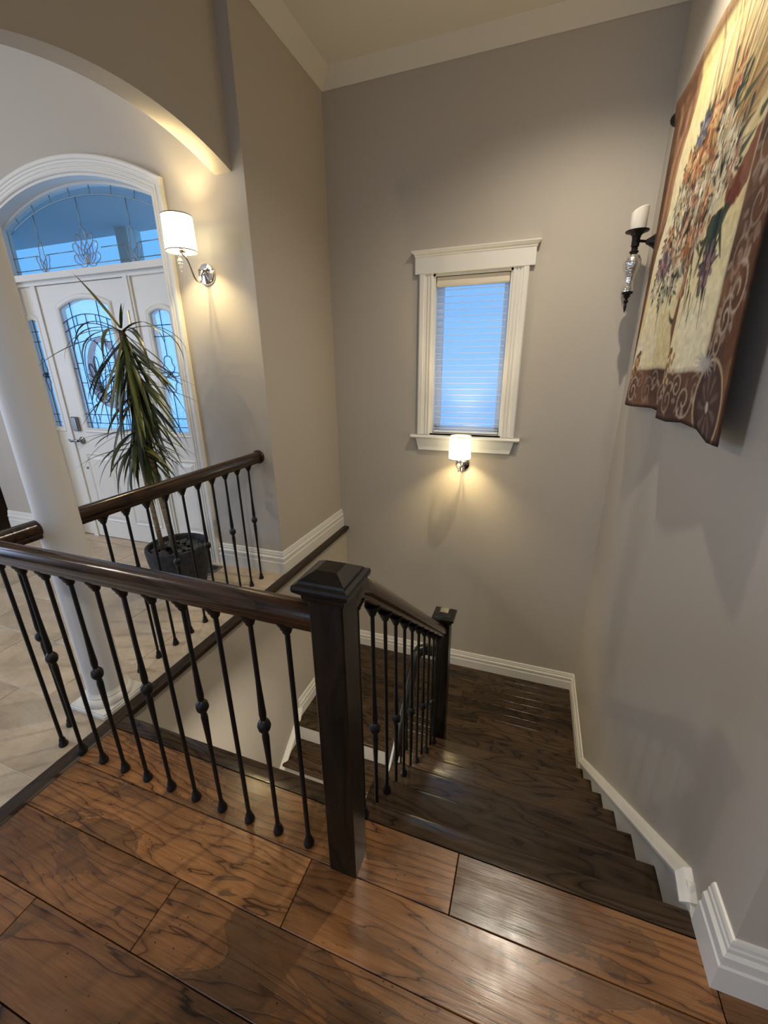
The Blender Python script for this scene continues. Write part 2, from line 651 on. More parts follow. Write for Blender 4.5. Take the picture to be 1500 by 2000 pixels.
# back wall round the stair window (opening X -0.815..-0.238, z 0.945..2.13)
WX0, WX1, WZ0, WZ1 = -0.815, -0.238, 0.945, 2.13
w.box(-1.80, WX0, YB, YB + 0.15, -2.9, ZC)
w.box(WX1, XW + 0.12, YB, YB + 0.15, -2.9, ZC)
w.box(WX0, WX1, YB, YB + 0.15, -2.9, WZ0)
w.box(WX0, WX1, YB, YB + 0.15, WZ1, ZC)
struct('wall_back', w, M['wall'])
w = MB()
w.box(XW, XW + 0.12, 0.95, YB + 0.15, -2.9, ZC)
struct('wall_right', w, M['wall'])
w = MB()
w.box(XW, 3.2, 0.838, 0.95, -0.3, ZC)
struct('wall_hall', w, M['wall'])
w = MB()
w.box(XL - 0.12, XL, YF, YB, -0.02, ZC)
struct('wall_left', w, M['wall'])
w = MB()
w.box(XLL - 0.12, XLL, 0.90, YB, -2.9, -0.045)
struct('wall_stairwell', w, M['wall'])
w = MB()
w.box(XLL - 0.12, XW + 0.12, 0.80, 0.905, -2.9, -0.06)
struct('wall_below', w, M['wall'])

# front-door wall with an arched opening
DX0, DX1, DCX = -3.960, -2.345, -3.152
ACZ, AR = 0.85, 1.845
arc = []
for i in range(33):
    x = DX0 + (DX1 - DX0) * i / 32
    arc.append((x, ACZ + math.sqrt(AR * AR - (x - DCX) ** 2)))
w = MB()
w.box(-4.82, DX0, YF, YF + 0.15, -0.02, ZC)
w.box(DX1, XL - 0.12, YF, YF + 0.15, -0.02, ZC)
w.strip(arc, [(x, ZC) for x, z in arc], YF, YF + 0.15, XZ())
w.box(-6.4, -4.82, YF, YF + 0.15, 2.35, ZC)
struct('wall_front', w, M['wall'])

# arched header over the foyer edge, running toward the camera
HY, HZ0, HR = 1.84, 0.863, 1.757
h = []
for i in range(25):
    y = 1.235 + (YF - 1.235) * i / 24
    h.append((y, HZ0 + math.sqrt(HR * HR - (y - HY) ** 2)))
w = MB()
w.strip(h, [(y, ZC) for y, z in h], -1.872, -1.755, YZ)
h2 = []
for i in range(25):
    y = -0.33 + (0.835 + 0.33) * i / 24
    h2.append((y, HZ0 + math.sqrt(HR * HR - (y - 0.23) ** 2)))
w.strip(h2, [(y, ZC) for y, z in h2], -1.872, -1.755, YZ)
w.box(-1.872, -1.755, 0.835, 1.235, 2.53, ZC)
w.box(-1.872, -1.755, -4.0, -0.33, 2.53, ZC)
struct('wall_header', w, M['wall'])

# room shell behind and beside the camera, with its windows' openings
w = MB()
w.box(-6.4, 3.2, -4.15, -4.0, -0.3, 0.65)
w.box(-6.4, 3.2, -4.15, -4.0, 2.55, ZC)
w.box(-6.4, -2.9, -4.15, -4.0, 0.65, 2.55)
w.box(-0.3, 3.2, -4.15, -4.0, 0.65, 2.55)
struct('wall_rear', w, M['wall'])
w = MB()
w.box(-6.52, -6.4, -4.15, -1.8, -0.3, ZC)
w.box(-6.52, -6.4, 0.6, 3.0, -0.3, ZC)
w.box(-6.52, -6.4, -1.8, 0.6, -0.3, 0.65)
w.box(-6.52, -6.4, -1.8, 0.6, 2.55, ZC)
struct('wall_far_left', w, M['wall'])
w = MB()
w.box(3.2, 3.32, -4.15, 0.938, -0.3, ZC)
struct('wall_far_right', w, M['wall'])
# side room beyond the front wall's left end, its darkness in the wall colour
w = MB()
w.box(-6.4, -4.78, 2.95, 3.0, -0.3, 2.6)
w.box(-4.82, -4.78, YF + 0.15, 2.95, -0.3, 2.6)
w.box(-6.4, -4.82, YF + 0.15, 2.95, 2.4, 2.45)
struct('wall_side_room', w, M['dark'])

w = MB()
w.box(-6.6, 3.35, -4.2, YB + 0.16, ZC, ZC + 0.1)
struct('ceiling', w, M['ceiling'])

# crown moulding
CROWN = [(0, 0), (0, -0.075), (0.006, -0.078), (0.012, -0.072), (0.035, -0.052), (0.065, -0.03), (0.09, -0.012), (0.103, -0.004), (0.106, 0)]
w = MB()
w.sweep2d([(XW, 0.838), (XW, YB), (XL, YB), (XL, YF), (-1.755, YF), (-1.755, -4.0)], CROWN, lambda a, b, d: (a, b, ZC + d))
struct('trim_1', w, M['ceiling'], smooth=True)['label'] = 'smooth plaster cove moulding between walls and ceiling'

# ------------------------------------------------------------------ floors
w = MB()
w.box(-1.66, 3.2, -4.1, 0.915, -0.25, -0.016)
floor = struct('floor', w, M['sub'])


def plank(parent, name, x0, x1, y0, y1, ztop, th, m, gap=0.0014, b=0.0013):
    cx, cy = (x0 + x1) / 2, (y0 + y1) / 2
    hx, hy = (x1 - x0) / 2 - gap, (y1 - y0) / 2 - gap
    mb = MB().bbox(-hx, hx, -hy, hy, -th, 0, b)
    return obj(name, mb, m, parent, loc=(cx, cy, ztop))


ROWS = [0.915, 0.745, 0.562, 0.385, 0.208, 0.031, -0.146, -0.323, -0.5, -0.677, -0.854]
JOINT = [-0.084, -0.524, -0.880, -1.250, -0.47, -0.95, -0.2, -0.7, -1.1, -0.3]
for r in range(len(ROWS) - 1):
    xs = [STRIP1]
    first = JOINT[r]
    x = first
    xs.append(x)
    while x < 1.9:
        x += 1.34 + 0.11 * ((r * 7) % 3)
        xs.append(min(x, 2.0))
    if first - STRIP1 > 1.6:
        xs.insert(1, (first + STRIP1) / 2)
    for a, b in zip(xs[:-1], xs[1:]):
        if ROWS[r] > 0.80 and b > 0.54:
            b = 0.5795
        elif b > 1.99 and ROWS[r] > 0.84:
            b = 0.56
        if b - a > 0.03:
            plank(floor, 'plank', a, b, ROWS[r + 1], ROWS[r], 0, 0.016, M['plank'])
plank(floor, 'plank', 0.5795, 2.0, 0.745, 0.83, 0, 0.016, M['plank'])
w = MB()
w.box(-1.588, 3.2, -4.05, -0.857, -0.016, -0.001)
w.box(2.0, 3.2, -0.857, 0.838, -0.016, -0.001)
tag(obj('plank_field', w, M['plank'], floor), kind='stuff')

# nosing board along the stair edge and the stairwell edge
w = MB()
prof = [(0.917, -0.014), (0.917, 0.0), (0.974, 0.0), (0.983, -0.004), (0.986, -0.012), (0.983, -0.022), (0.975, -0.027), (0.95, -0.027)]
w.prism(prof, -1.60, 0.563, lambda a, b, d: (d, a, b))
o = struct('trim_2', w, M['tread'], smooth=True)
o['label'] = 'dark stained nosing board along the top stair edge'

# foyer tile floor
w = MB()
w.box(-6.5, STRIP0 + 0.004, -4.1, YF + 0.15, -0.25, -0.004)
foyer = struct('floor_foyer', w, M['grout'])
TL, TW = 0.61, 0.3048
for n in range(-7, 7):
    y0 = 0.636 + TW * n
    y1 = min(y0 + TW, 2.395)
    if y1 - y0 < 0.03 or y0 < -1.2:
        continue
    off = 0.178 + 0.197 * (n % 3)
    k = math.floor((-4.8 - off) / TL)
    x = off + k * TL
    while x < STRIP0:
        a, b = max(x, -4.82), min(x + TL, STRIP0)
        if b - a > 0.03:
            plank(foyer, 'tile', a, b, y0, y1, 0, 0.01, M['tile'], 0.0022, 0.0015)
        x += TL
w = MB()
w.box(DX0, DX1, YF - 0.004, YF + 0.15, -0.01, 0.004)
obj('threshold', w, M['tile'], foyer)
w = MB()
w.box(-6.4, -4.83, -4.05, 2.95, -0.02, 0.001)
tag(struct('floor_side_room', w, M['tread']))

# dark oak strip between tile and boards, running on above the stairwell wall
w = MB()
prof = [(STRIP0, -0.02), (STRIP0, 0.002), (STRIP0 + 0.006, 0.007), (-1.603, 0.007), (-1.594, 0.003), (STRIP1, -0.004), (STRIP1, -0.02)]
w.prism(prof, -1.2, 0.915, lambda a, b, d: (a, d, b))
prof = [(STRIP0, -0.05), (STRIP0, 0.002), (STRIP0 + 0.006, 0.007), (-1.612, 0.007), (-1.602, 0.002), (-1.599, -0.008), (-1.602, -0.02), (-1.612, -0.026), (-1.622, -0.03), (-1.626, -0.05)]
w.prism(prof, 0.917, YB, lambda a, b, d: (a, d, b))
o = struct('trim_3', w, M['strip'], smooth=True)
o['label'] = 'dark oak strip dividing tile from boards and capping the stairwell wall'

# ------------------------------------------------------------------ upper flight
up = tag(empty('stair_flight', (0.04, NOSE, 0)), 'upper flight of dark oak treads going down beside the right wall', 'stairs')


def tread_mb(x0, x1, depth):
    prof = [(0.0, -0.027), (0.0, 0.0), (depth - 0.022, 0.0), (depth - 0.013, -0.0013), (depth - 0.006, -0.0045), (depth - 0.002, -0.009), (depth, -0.0135), (depth - 0.003, -0.022), (depth - 0.012, -0.027)]
    return MB().prism(prof, x0, x1, lambda a, b, d: (d, a, b))


def child(name, mb, m, parent, smooth=False, org=(0, 0, 0)):
    """mesh given in world coordinates, re-origined at org, parented keeping its place"""
    org = Vector(org)
    mb.v = [tuple(Vector(p) - org) for p in mb.v]
    o = obj(name, mb, m, None, smooth)
    o.parent = parent
    base = Vector((0, 0, 0))
    p = parent
    while p:
        base += Vector(p.location)
        p = p.parent
    o.location = org - base
    return o


hx = (0.563 - XE) / 2
for k in range(1, 7):
    y_back = NOSE + (k - 1) * RUN - 0.025
    mb = tread_mb(-hx, hx, RUN + 0.025)
    obj('tread', mb, M['tread'], up, smooth=True, loc=((XE + 0.563) / 2 - 0.04, y_back - NOSE, -k * RISE))
for k in range(0, 7):
    y = NOSE + k * RUN - 0.028
    mb = MB().box(XE + 0.01, 0.563, y - 0.018, y, -(k + 1) * RISE, -k * RISE - 0.027)
    child('riser', mb, M['tread'], up, org=(0, y, -k * RISE - 0.1))
# left closing stringer
poly = []
for k in range(0, 7):
    poly += [(NOSE + k * RUN - 0.03, -k * RISE - 0.03), (NOSE + k * RUN - 0.03, -(k + 1) * RISE - 0.03)]
poly += [(NOSE + 6 * RUN - 0.03, -7 * RISE - 0.25), (NOSE - 0.05, -0.45), (NOSE - 0.05, -0.03)]
mb = MB()
for k in range(0, 7):
    y0 = NOSE + k * RUN - 0.046
    zt = -k * RISE - 0.028
    mb.box(XE + 0.005, XE + 0.03, y0 - (0.2402 if k else 0.03), y0, -(k + 1) * RISE - 0.12, zt)
child('stringer', mb, M['tread'], up, org=(XE, 1.7, -0.8))

# landing
w = MB()
w.box(XLL, 0.563, 2.30, YB, ZL - 0.22, ZL - 0.013)
w.box(XE, 0.563, NOSE + 6 * RUN - 0.03, 2.42, ZL - 0.22, ZL - 0.013)
landing = struct('floor_landing', w, M['sub'])
y = 2.345
r = 0
BW = 0.0832
while y < YB - 0.005:
    y1 = min(y + BW, YB)
    x = XLL + 0.002
    first = True
    while x < 0.56:
        ln = random.uniform(0.25, 0.95) if first else random.uniform(0.55, 1.15)
        first = False
        x1 = min(x + ln, 0.563)
        if 0.563 - x1 < 0.12:
            x1 = 0.563
        plank(landing, 'plank', x, x1, y, y1, ZL, 0.012, M['tread'], 0.0007, 0.001)
        x = x1
    y = y1
    r += 1
w = MB()
prof = [(2.345, -0.013), (2.345, 0.0), (2.283, 0.0), (2.274, -0.004), (2.271, -0.013), (2.274, -0.023), (2.283, -0.027), (2.345, -0.027)]
w.prism(prof, XLL + 0.018, XE - 0.005, lambda a, b, d: (d, a, ZL + b))
obj('nosing', w, M['tread'], landing, smooth=True)

# ------------------------------------------------------------------ lower flight, coming back toward the camera
lo = tag(empty('stair_flight', (-1.06, 2.27, ZL)), 'lower flight with dark treads and white risers beside the left stairwell wall', 'stairs')
for k in range(1, 6):
    mb = tread_mb(-0.56, 0.56, RUN + 0.025)
    mb.v = [(a, -b, c) for a, b, c in mb.v]
    obj('tread', mb, M['tread'], lo, smooth=True, loc=(0, 0.025 - (k - 1) * RUN, -k * RISE))
for k in range(0, 6):
    y = 2.298 - k * RUN
    mb = MB().box(-1.62, -0.505, y, y + 0.018, ZL - (k + 1) * RISE, ZL - k * RISE - 0.027)
    child('riser', mb, M['trim'], lo, org=(-1.06, y, ZL - k * RISE - 0.1))
mb = MB()
mb.box(-1.635, 0.6, 0.9, YB, -2.95, -2.9)
struct('floor_basement', mb, M['sub'])

# ------------------------------------------------------------------ baseboards, skirts
BASE = [(0, 0), (0.021, 0), (0.021, 0.088), (0.017, 0.094), (0.0165, 0.108), (0.0195, 0.113), (0.0195, 0.128), (0.0125, 0.138),
        (0.0125, 0.152), (0.010, 0.157), (0.009, 0.168), (0.006, 0.1765), (0.0, 0.178)]
BASEL = [(a, b * 0.93) for a, b in BASE]


def base(name, path, z0, prof=BASE):
    w = MB()
    w.sweep2d(path, prof, lambda a, b, d: (a, b, z0 + d))
    o = struct(name, w, M['trim'])
    return o


base('baseboard_front', [(XL, YB), (XL, YF), (-2.252, YF)], 0)
base('baseboard_foyer', [(-4.052, YF), (-4.82, YF)], 0)
base('baseboard_right', [(3.1, 0.838), (XW, 0.838), (XW, 0.958)], 0)
base('baseboard_back', [(XW, 2.50), (XW, YB), (XLL, YB), (XLL, 2.36)], ZL, BASEL)

CAP = [(0, 0), (0, 0.032), (0.005, 0.036), (0.010, 0.034), (0.013, 0.026), (0.020, 0.020), (0.022, 0.010), (0.018, 0.0)]
# right skirt board with its sloping cap
w = MB()
sk = [(0.96, -0.28), (0.96, 0.0), (1.03, 0.045), (1.085, 0.022), (2.50, -1.165), (2.50, -1.34), (2.40, -1.40), (2.2, -1.30)]
w.prism(sk, 0.563, XW, YZ)
struct('trim_4', w, M['trim'])['label'] = 'white stair skirt board along the right wall'
w = MB()
path = [(0.998, -0.002), (1.062, 0.020), (2.50, -1.172)]
prof = [(-0.012, 0.563), (-0.012, 0.547), (-0.002, 0.543), (0.006, 0.543), (0.012, 0.549), (0.020, 0.556), (0.026, 0.562), (0.030, XW - 0.004), (0.030, XW)]
w.sweep2d(path, prof, lambda a, b, d: (d, a, b))
struct('trim_5', w, M['trim'])['label'] = 'sloping white cap moulding on the right skirt board'
# lower left skirt
w = MB()
sk = [(2.36, ZL - 0.2), (2.36, ZL + 0.09), (2.30, ZL - 0.03), (1.1, ZL - 0.03 - 1.2 * 0.796), (1.1, ZL - 0.6 - 1.2 * 0.796)]
w.prism(sk, XLL, XLL + 0.018, YZ)
struct('trim_6', w, M['trim'])['label'] = 'white skirt board beside the lower flight'
w = MB()
path = [(1.1, ZL - 0.02 - 1.2 * 0.796), (2.30, ZL - 0.02), (2.36, ZL + 0.085)]
prof = [(-0.010, XLL + 0.018), (-0.010, XLL + 0.034), (0.0, XLL + 0.038), (0.010, XLL + 0.034), (0.02, XLL + 0.02), (0.028, XLL + 0.012), (0.028, XLL)]
w.sweep2d(path, prof, lambda a, b, d: (d, a, b))
struct('trim_7', w, M['trim'])['label'] = 'sloping white cap moulding beside the lower flight'

# ------------------------------------------------------------------ newel posts


def newel(name, x, y, z0, h, label):
    """h = height of the cap's lower edge; cap adds 0.05"""
    t = tag(empty(name, (x, y, z0)), label, 'post')
    a = 0.0445
    obj('post', MB().bbox(-a, a, -a, a, 0, h, 0.004), M['post'], t)
    c = MB()
    rings = [(0.052, h - 0.028), (0.055, h - 0.018), (0.055, h - 0.012), (0.064, h - 0.004), (0.070, h + 0.002), (0.0715, h + 0.010), (0.070, h + 0.018),
             (0.060, h + 0.021), (0.058, h + 0.025), (0.057, h + 0.027), (0.027, h + 0.045)]
    vs = []
    for r, z in rings:
        vs += [(-r, -r, z), (r, -r, z), (r, r, z), (-r, r, z)]
    fs = [(3, 2, 1, 0), tuple(len(vs) - 4 + i for i in range(4))]
    for i in range(len(rings) - 1):
        for j in range(4):
            fs.append((i * 4 + j, i * 4 + (j + 1) % 4, i * 4 + 4 + (j + 1) % 4, i * 4 + 4 + j))
    c.add(vs, fs)
    obj('cap', c, M['post'], t)
    return t


newel('newel_post', -0.4135, 0.782, 0, 0.992, 'tall dark square newel post standing on the boards at the top of the stairs')
newel('newel_post', -0.4176, 2.312, -6 * RISE, 1.085, 'dark square newel post at the foot of the upper flight beside the landing')

# ------------------------------------------------------------------ balustrades
RAILP = [(-0.021, -0.036), (0.021, -0.036), (0.024, -0.028), (0.024, -0.020), (0.031, -0.012), (0.0325, 0.0), (0.031, 0.013), (0.025, 0.025), (0.014, 0.034),
         (0.0, 0.037), (-0.014, 0.034), (-0.025, 0.025), (-0.031, 0.013), (-0.0325, 0.0), (-0.031, -0.012), (-0.024, -0.020), (-0.024, -0.028)]
ZR = 0.893
ZU = 0.857


def bal_mesh(L, knuckle, zk=0.465):
    if not knuckle:
        prof = [(0.0072, 0.0), (0.0072, L)]
    else:
        prof = [(0.0070, 0), (0.0072, zk - 0.17), (0.0100, zk - 0.075), (0.0112, zk - 0.045), (0.0098, zk - 0.030), (0.0085, zk - 0.024), (0.0130, zk - 0.020),
                (0.0190, zk - 0.010), (0.0205, zk), (0.0190, zk + 0.010), (0.0130, zk + 0.020), (0.0085, zk + 0.024), (0.0098, zk + 0.030), (0.0112, zk + 0.045),
                (0.0100, zk + 0.075), (0.0072, zk + 0.17), (0.0070, L)]
    return MB().lathe(prof, 10).mesh('baluster', M['iron'], 'auto')


SHOE = MB().lathe([(0.0165, 0.0), (0.0175, 0.006), (0.0165, 0.014), (0.0125, 0.020), (0.0115, 0.032), (0.0095, 0.038)], 10).mesh('shoe', M['iron'], 'auto')
COLLAR = MB().lathe([(0.0100, -0.036), (0.0125, -0.032), (0.0140, -0.024), (0.0185, -0.019), (0.0200, -0.011), (0.0255, -0.004), (0.0260, 0.002)], 12).mesh('collar', M['iron'], 'auto')
BAL = {}


def baluster(parent, x, y, z, L, knuckle, slope=0.0):
    key = (round(L, 3), knuckle)
    if key not in BAL:
        BAL[key] = bal_mesh(L, knuckle)
    loc = Vector((x, y, z)) - Vector(parent.location)
    b = put('baluster', BAL[key], parent, loc)
    put('shoe', SHOE, b)
    c = put('collar', COLLAR, b, (0, 0, L))
    return b


YR = 0.780
XR = -1.789
fr = tag(empty('balustrade', (-1.1, YR, 0)), 'front iron balustrade with dark oak handrail between tall newel and white column', 'balustrade')
child('handrail', MB().rail([(-0.458, YR, ZR), (XR, YR, ZR), (XR, 0.968, ZR)], RAILP), M['rail'], fr, 'auto', (-1.1, YR, ZR))
for i in range(11):
    baluster(fr, -0.554 - 0.116 * i, YR, 0.0 if i != 9 else 0.006, ZU if i != 9 else ZU - 0.006, i % 2 == 1)
baluster(fr, XR, 0.862, 0, ZU, True)

fo = tag(empty('balustrade', (XR, 1.7, 0)), 'iron balustrade on the tile edge between white column and sconce wall', 'balustrade')
M['rail_y'] = make_dark_wood('dark_rail_oak_along', srgb(30, 18, 11), srgb(66, 43, 27), srgb(84, 57, 36), 1, 0.17)
child('handrail', MB().rail([(XR, 1.103, ZR), (XR, YF - 0.008, ZR)], RAILP), M['rail_y'], fo, 'auto', (XR, 1.7, ZR))
child('rosette', MB().lathe([(0.048, 0.0), (0.048, 0.004), (0.042, 0.008)], 20, (XR, YF, ZR), 'y'), M['rail_y'], fo, 'auto', (XR, YF, ZR))
for i in range(10):
    baluster(fo, XR, 2.272 - 0.1165 * i, 0, ZU, i % 2 == 0)

st = tag(empty('balustrade', (-0.4176, 1.6, -0.6)), 'sloping iron balustrade down the upper flight between the two newel posts', 'balustrade')
XB = -0.4176
SL = RISE / RUN


def under(y):
    return 0.868 - SL * (y - 0.926)


dz = 0.036 * math.sqrt(1 + SL * SL)
path = [(XB, 0.827, 0.905), (XB, 0.875, 0.902), (XB, 0.925, under(0.925) + dz - 0.004), (XB, 0.99, under(0.99) + dz), (XB, 2.27, under(2.27) + dz)]
child('handrail', MB().rail(path, RAILP), M['rail_y'], st, 'auto', (XB, 1.6, 0.3))
ys = [0.926 + 0.1201 * i for i in range(11)]
for i, y in enumerate(ys):
    k = max(0, math.ceil((y - NOSE) / RUN))
    z = -k * RISE
    baluster(st, XB, y, z, round(under(y) - z, 3), i % 2 == 1)

lw = tag(empty('balustrade', (-0.58, 1.9, ZL)), 'lower handrail turning from the second newel post down the lower flight', 'balustrade')
zz = -0.345
path = [(-0.465, 2.312, zz), (-0.53, 2.312, zz), (-0.572, 2.29, zz - 0.004), (-0.588, 2.245, zz - 0.02), (-0.590, 2.19, zz - 0.06), (-0.590, 2.05, zz - 0.17), (-0.590, 1.2, zz - 0.17 - 0.85 * SL)]
child('handrail', MB().rail(path, RAILP), M['post'], lw, 'auto', (-0.58, 1.9, -0.8))
for i in range(6):
    y = 2.18 - 0.13 * i
    k = max(1, math.ceil((2.27 - y) / RUN))
    z = ZL - k * RISE
    baluster(lw, -0.590, y, z, round(zz - 0.06 - max(0, (2.19 - y)) * SL - 0.05 - z, 3), i % 2 == 1)

# ------------------------------------------------------------------ white column
cl = empty('round_column', (-1.772, 1.035, 0))
tag(cl, 'slender round white column on a square plinth at the stairwell corner', 'column')
obj('plinth', MB().bbox(-0.11, 0.11, -0.11, 0.11, 0, 0.022, 0.003).bbox(-0.106, 0.106, -0.106, 0.106, 0.022, 0.030, 0.002), M['trim'], cl)
obj('base_ring', MB().lathe([(0.098, 0.03), (0.103, 0.036), (0.104, 0.044), (0.100, 0.055), (0.092, 0.062), (0.086, 0.066), (0.086, 0.072), (0.080, 0.078), (0.077, 0.086)], 40), M['trim'], cl, 'auto')
M['shaft'] = mat('white_column_paint', srgb(226, 224, 220), 0.6, spec=0.3)
_n = NT(M['shaft'])
_n.bump(_n.noise(_n.n('ShaderNodeTexCoord').outputs['Object'], 240, 3, 0.6), 0.1, 0.002)
obj('shaft', MB().lathe([(0.075, 0.084), (0.0745, 0.6), (0.071, 1.6), (0.066, 2.36)], 40), M['shaft'], cl, 'auto')
obj('capital', MB().lathe([(0.066, 2.36), (0.074, 2.37), (0.074, 2.39), (0.066, 2.40), (0.068, 2.44), (0.095, 2.47), (0.100, 2.49)], 40).bbox(-0.115, 0.115, -0.115, 0.115, 2.49, 2.53, 0.003), M['trim'], cl, 'auto')

# ------------------------------------------------------------------ front door set
door = empty('door_1', (DCX, YF + 0.1, 0))
door['kind'] = 'structure'
door['label'] = 'white panelled front door with leaded glass, sidelights and arched transom'
YS = 2.50


def dpart(name, mb, m, smooth=False, parent=door):
    return child(name, mb, m, parent, smooth, (DCX, YS, 1.0))


# arched casing
FL = [(0.0, 0.0), (0.0, 0.012), (0.006, 0.017), (0.014, 0.017), (0.018, 0.012), (0.024, 0.012), (0.028, 0.017), (0.036, 0.017), (0.040, 0.012), (0.046, 0.012), (0.050, 0.018),
      (0.060, 0.020), (0.066, 0.027), (0.082, 0.029), (0.090, 0.024), (0.092, 0.0)]
apath = [(DX1, 0.0)] + [(x, z) for x, z in arc[::-1]] + [(DX0, 0.0)]
w = MB()
w.sweep2d(apath, [(-a, b) for a, b in FL], lambda a, b, d: (a, YF - d, b))
dpart('casing', w, M['trim'])
# jamb lining the reveal
w = MB()
w.sweep2d(apath, [(0.0, 0.0), (0.016, 0.0), (0.016, 0.15), (0.0, 0.15)], lambda a, b, d: (a, YF + d, b))
dpart('jamb', w, M['trim'])


def arch_glass_z(x):
    return 0.832 + math.sqrt(1.833 ** 2 - (x - DCX) ** 2)


# transom: bar, curved frame, pane, leading
w = MB()
w.box(DX0 + 0.012, DX1 - 0.012, 2.455, 2.545, 2.125, 2.168)
w.box(DX0 + 0.012, DX1 - 0.012, 2.485, 2.545, 2.095, 2.125)
dpart('transom_bar', w, M['trim'])
xs = [DX0 + 0.016 + (DX1 - DX0 - 0.032) * i / 32 for i in range(33)]
w = MB()
w.strip([(x, arch_glass_z(x)) for x in xs], [(x, ACZ + math.sqrt(AR * AR - (x - DCX) ** 2)) for x in xs], 2.495, 2.545, XZ())
dpart('transom_frame', w, M['trim'])
w = MB()
w.strip([(x, 2.165) for x in xs], [(x, arch_glass_z(x) + 0.01) for x in xs], 2.518, 2.524, XZ())
dpart('transom_pane', w, M['transomglass'])


def came(mb, pts, y, r=0.003):
    mb.tube([(a, y, b) for a, b in pts], r, 5)


def loop(cx, cz, rx, rz, ang=0.0, n=14, t0=0.0, t1=1.0, pointed=True):
    """leaf-shaped loop based at (cx, cz), pointing along ang"""
    out = []
    for i in range(n + 1):
        t = t0 + (t1 - t0) * i / n
        a = 2 * PI * t
        u = rz * (1 - math.cos(a)) / 2
        v = rx * math.sin(a) * (1.0 if not pointed else (0.55 + 0.45 * math.cos(a) * -1) if u > rz / 2 else 1.0)
        out.append((cx + u * math.sin(ang) + v * math.cos(ang), cz + u * math.cos(ang) - v * math.sin(ang)))
    return out


tl = MB()
YG = 2.515
inset = [(x, arch_glass_z(x) - 0.052) for x in xs[1:-1]]
came(tl, inset, YG)
for i in range(3, 32, 4):
    x = xs[i]
    dx, dzz = x - DCX, arch_glass_z(x) - 0.832
    L = math.hypot(dx, dzz)
    came(tl, [(x, arch_glass_z(x)), (x - 0.052 * dx / L, arch_glass_z(x) - 0.052 * dzz / L)], YG)
came(tl, [(DX0 + 0.02, 2.205), (DX1 - 0.02, 2.205)], YG)
for a, b in ((DX0 + 0.02, -3.66), (-3.56, -3.28), (-3.0, -2.76), (-2.64, DX1 - 0.02)):
    came(tl, [(a, 2.295), (b, 2.295)], YG)
for x in (-3.61, DCX, -2.70):
    came(tl, [(x, 2.40 if x != DCX else 2.43), (x, arch_glass_z(x) - 0.05)], YG)
dpart('transom_leading', tl, M['leadlight'], 'all')['kind'] = 'stuff'
fan = []
for ang in (-1.25, -0.75, -0.38, 0.0, 0.38, 0.75, 1.25):
    L = 0.205 - 0.07 * abs(ang)
    fan.append((DCX, 2.210, 0.044, L + 0.02, ang))
for cx in (-3.61, -2.70):
    for ang in (-0.55, 0.0, 0.55):
        fan.append((cx, 2.19, 0.034, 0.20 if ang == 0 else 0.12, ang))
for cx, cz, rx, rz, ang in fan:
    pts = loop(cx, cz, rx, rz, ang)[:-1]
    g = MB()
    mid = (sum(p[0] for p in pts) / len(pts), sum(p[1] for p in pts) / len(pts))
    n = len(pts)
    vs = [(p[0], YG + 0.001, p[1]) for p in pts] + [(mid[0] + (p[0] - mid[0]) * 0.6, YG - 0.006, mid[1] + (p[1] - mid[1]) * 0.6) for p in pts]
    g.add(vs, [(i, (i + 1) % n, n + (i + 1) % n, n + i) for i in range(n)] + [tuple(range(n, 2 * n))])
    dpart('bevel_pane', g, M['bevelglass'])
    c = MB()
    came(c, pts + [pts[0]], YG - 0.002, 0.0028)
    dpart('bevel_came', c, M['leadlight'], 'all')


def lite(mb, x0, x1, z0, z1, gx0, gx1, gz0, gzc, rise, y0=YS, y1=YS + 0.045):
    """panel with a shallow-arched glass hole; gzc = glass corner height, rise = extra at mid"""
    mb.box(x0, gx0, y0, y1, z0, z1)
    mb.box(gx1, x1, y0, y1, z0, z1)
    mb.box(gx0, gx1, y0, y1, z0, gz0)
    top = []
    for i in range(13):
        t = i / 12
        top.append((gx0 + (gx1 - gx0) * t, gzc + rise * (1 - (2 * t - 1) ** 2)))
    mb.strip(top, [(x, z1) for x, z in top], y0, y1, XZ())
    return top


def lite_frame(top, gx0, gx1, gz0):
    path = [(gx0, gz0), (gx0, top[0][1])] + top[1:-1] + [(gx1, top[-1][1]), (gx1, gz0)]
    w = MB()
    prof = [(0.0, 0.0), (0.0, 0.004), (0.008, 0.010), (0.018, 0.008), (0.030, 0.011), (0.038, 0.005), (0.040, 0.0)]
    w.sweep2d(path, prof, lambda a, b, d: (a, YS - d, b), closed=True)
    return w


def raised_panel(mb, x0, x1, z0, z1):
    path = [(x0, z0), (x0, z1), (x1, z1), (x1, z0)]
    mb.sweep2d(path, [(0.0, 0.0), (-0.010, 0.008), (-0.020, 0.002), (-0.022, 0.0)], lambda a, b, d: (a, YS - d, b), closed=True)
    i = 0.055
    vs = []
    for e, d in ((0.03, 0.0), (i, 0.008)):
        vs += [(x0 + e, YS - d, z0 + e), (x1 - e, YS - d, z0 + e), (x1 - e, YS - d, z1 - e), (x0 + e, YS - d, z1 - e)]
    mb.add(vs, [(4, 5, 6, 7), (0, 1, 5, 4), (1, 2, 6, 5), (2, 3, 7, 6), (3, 0, 4, 7)])


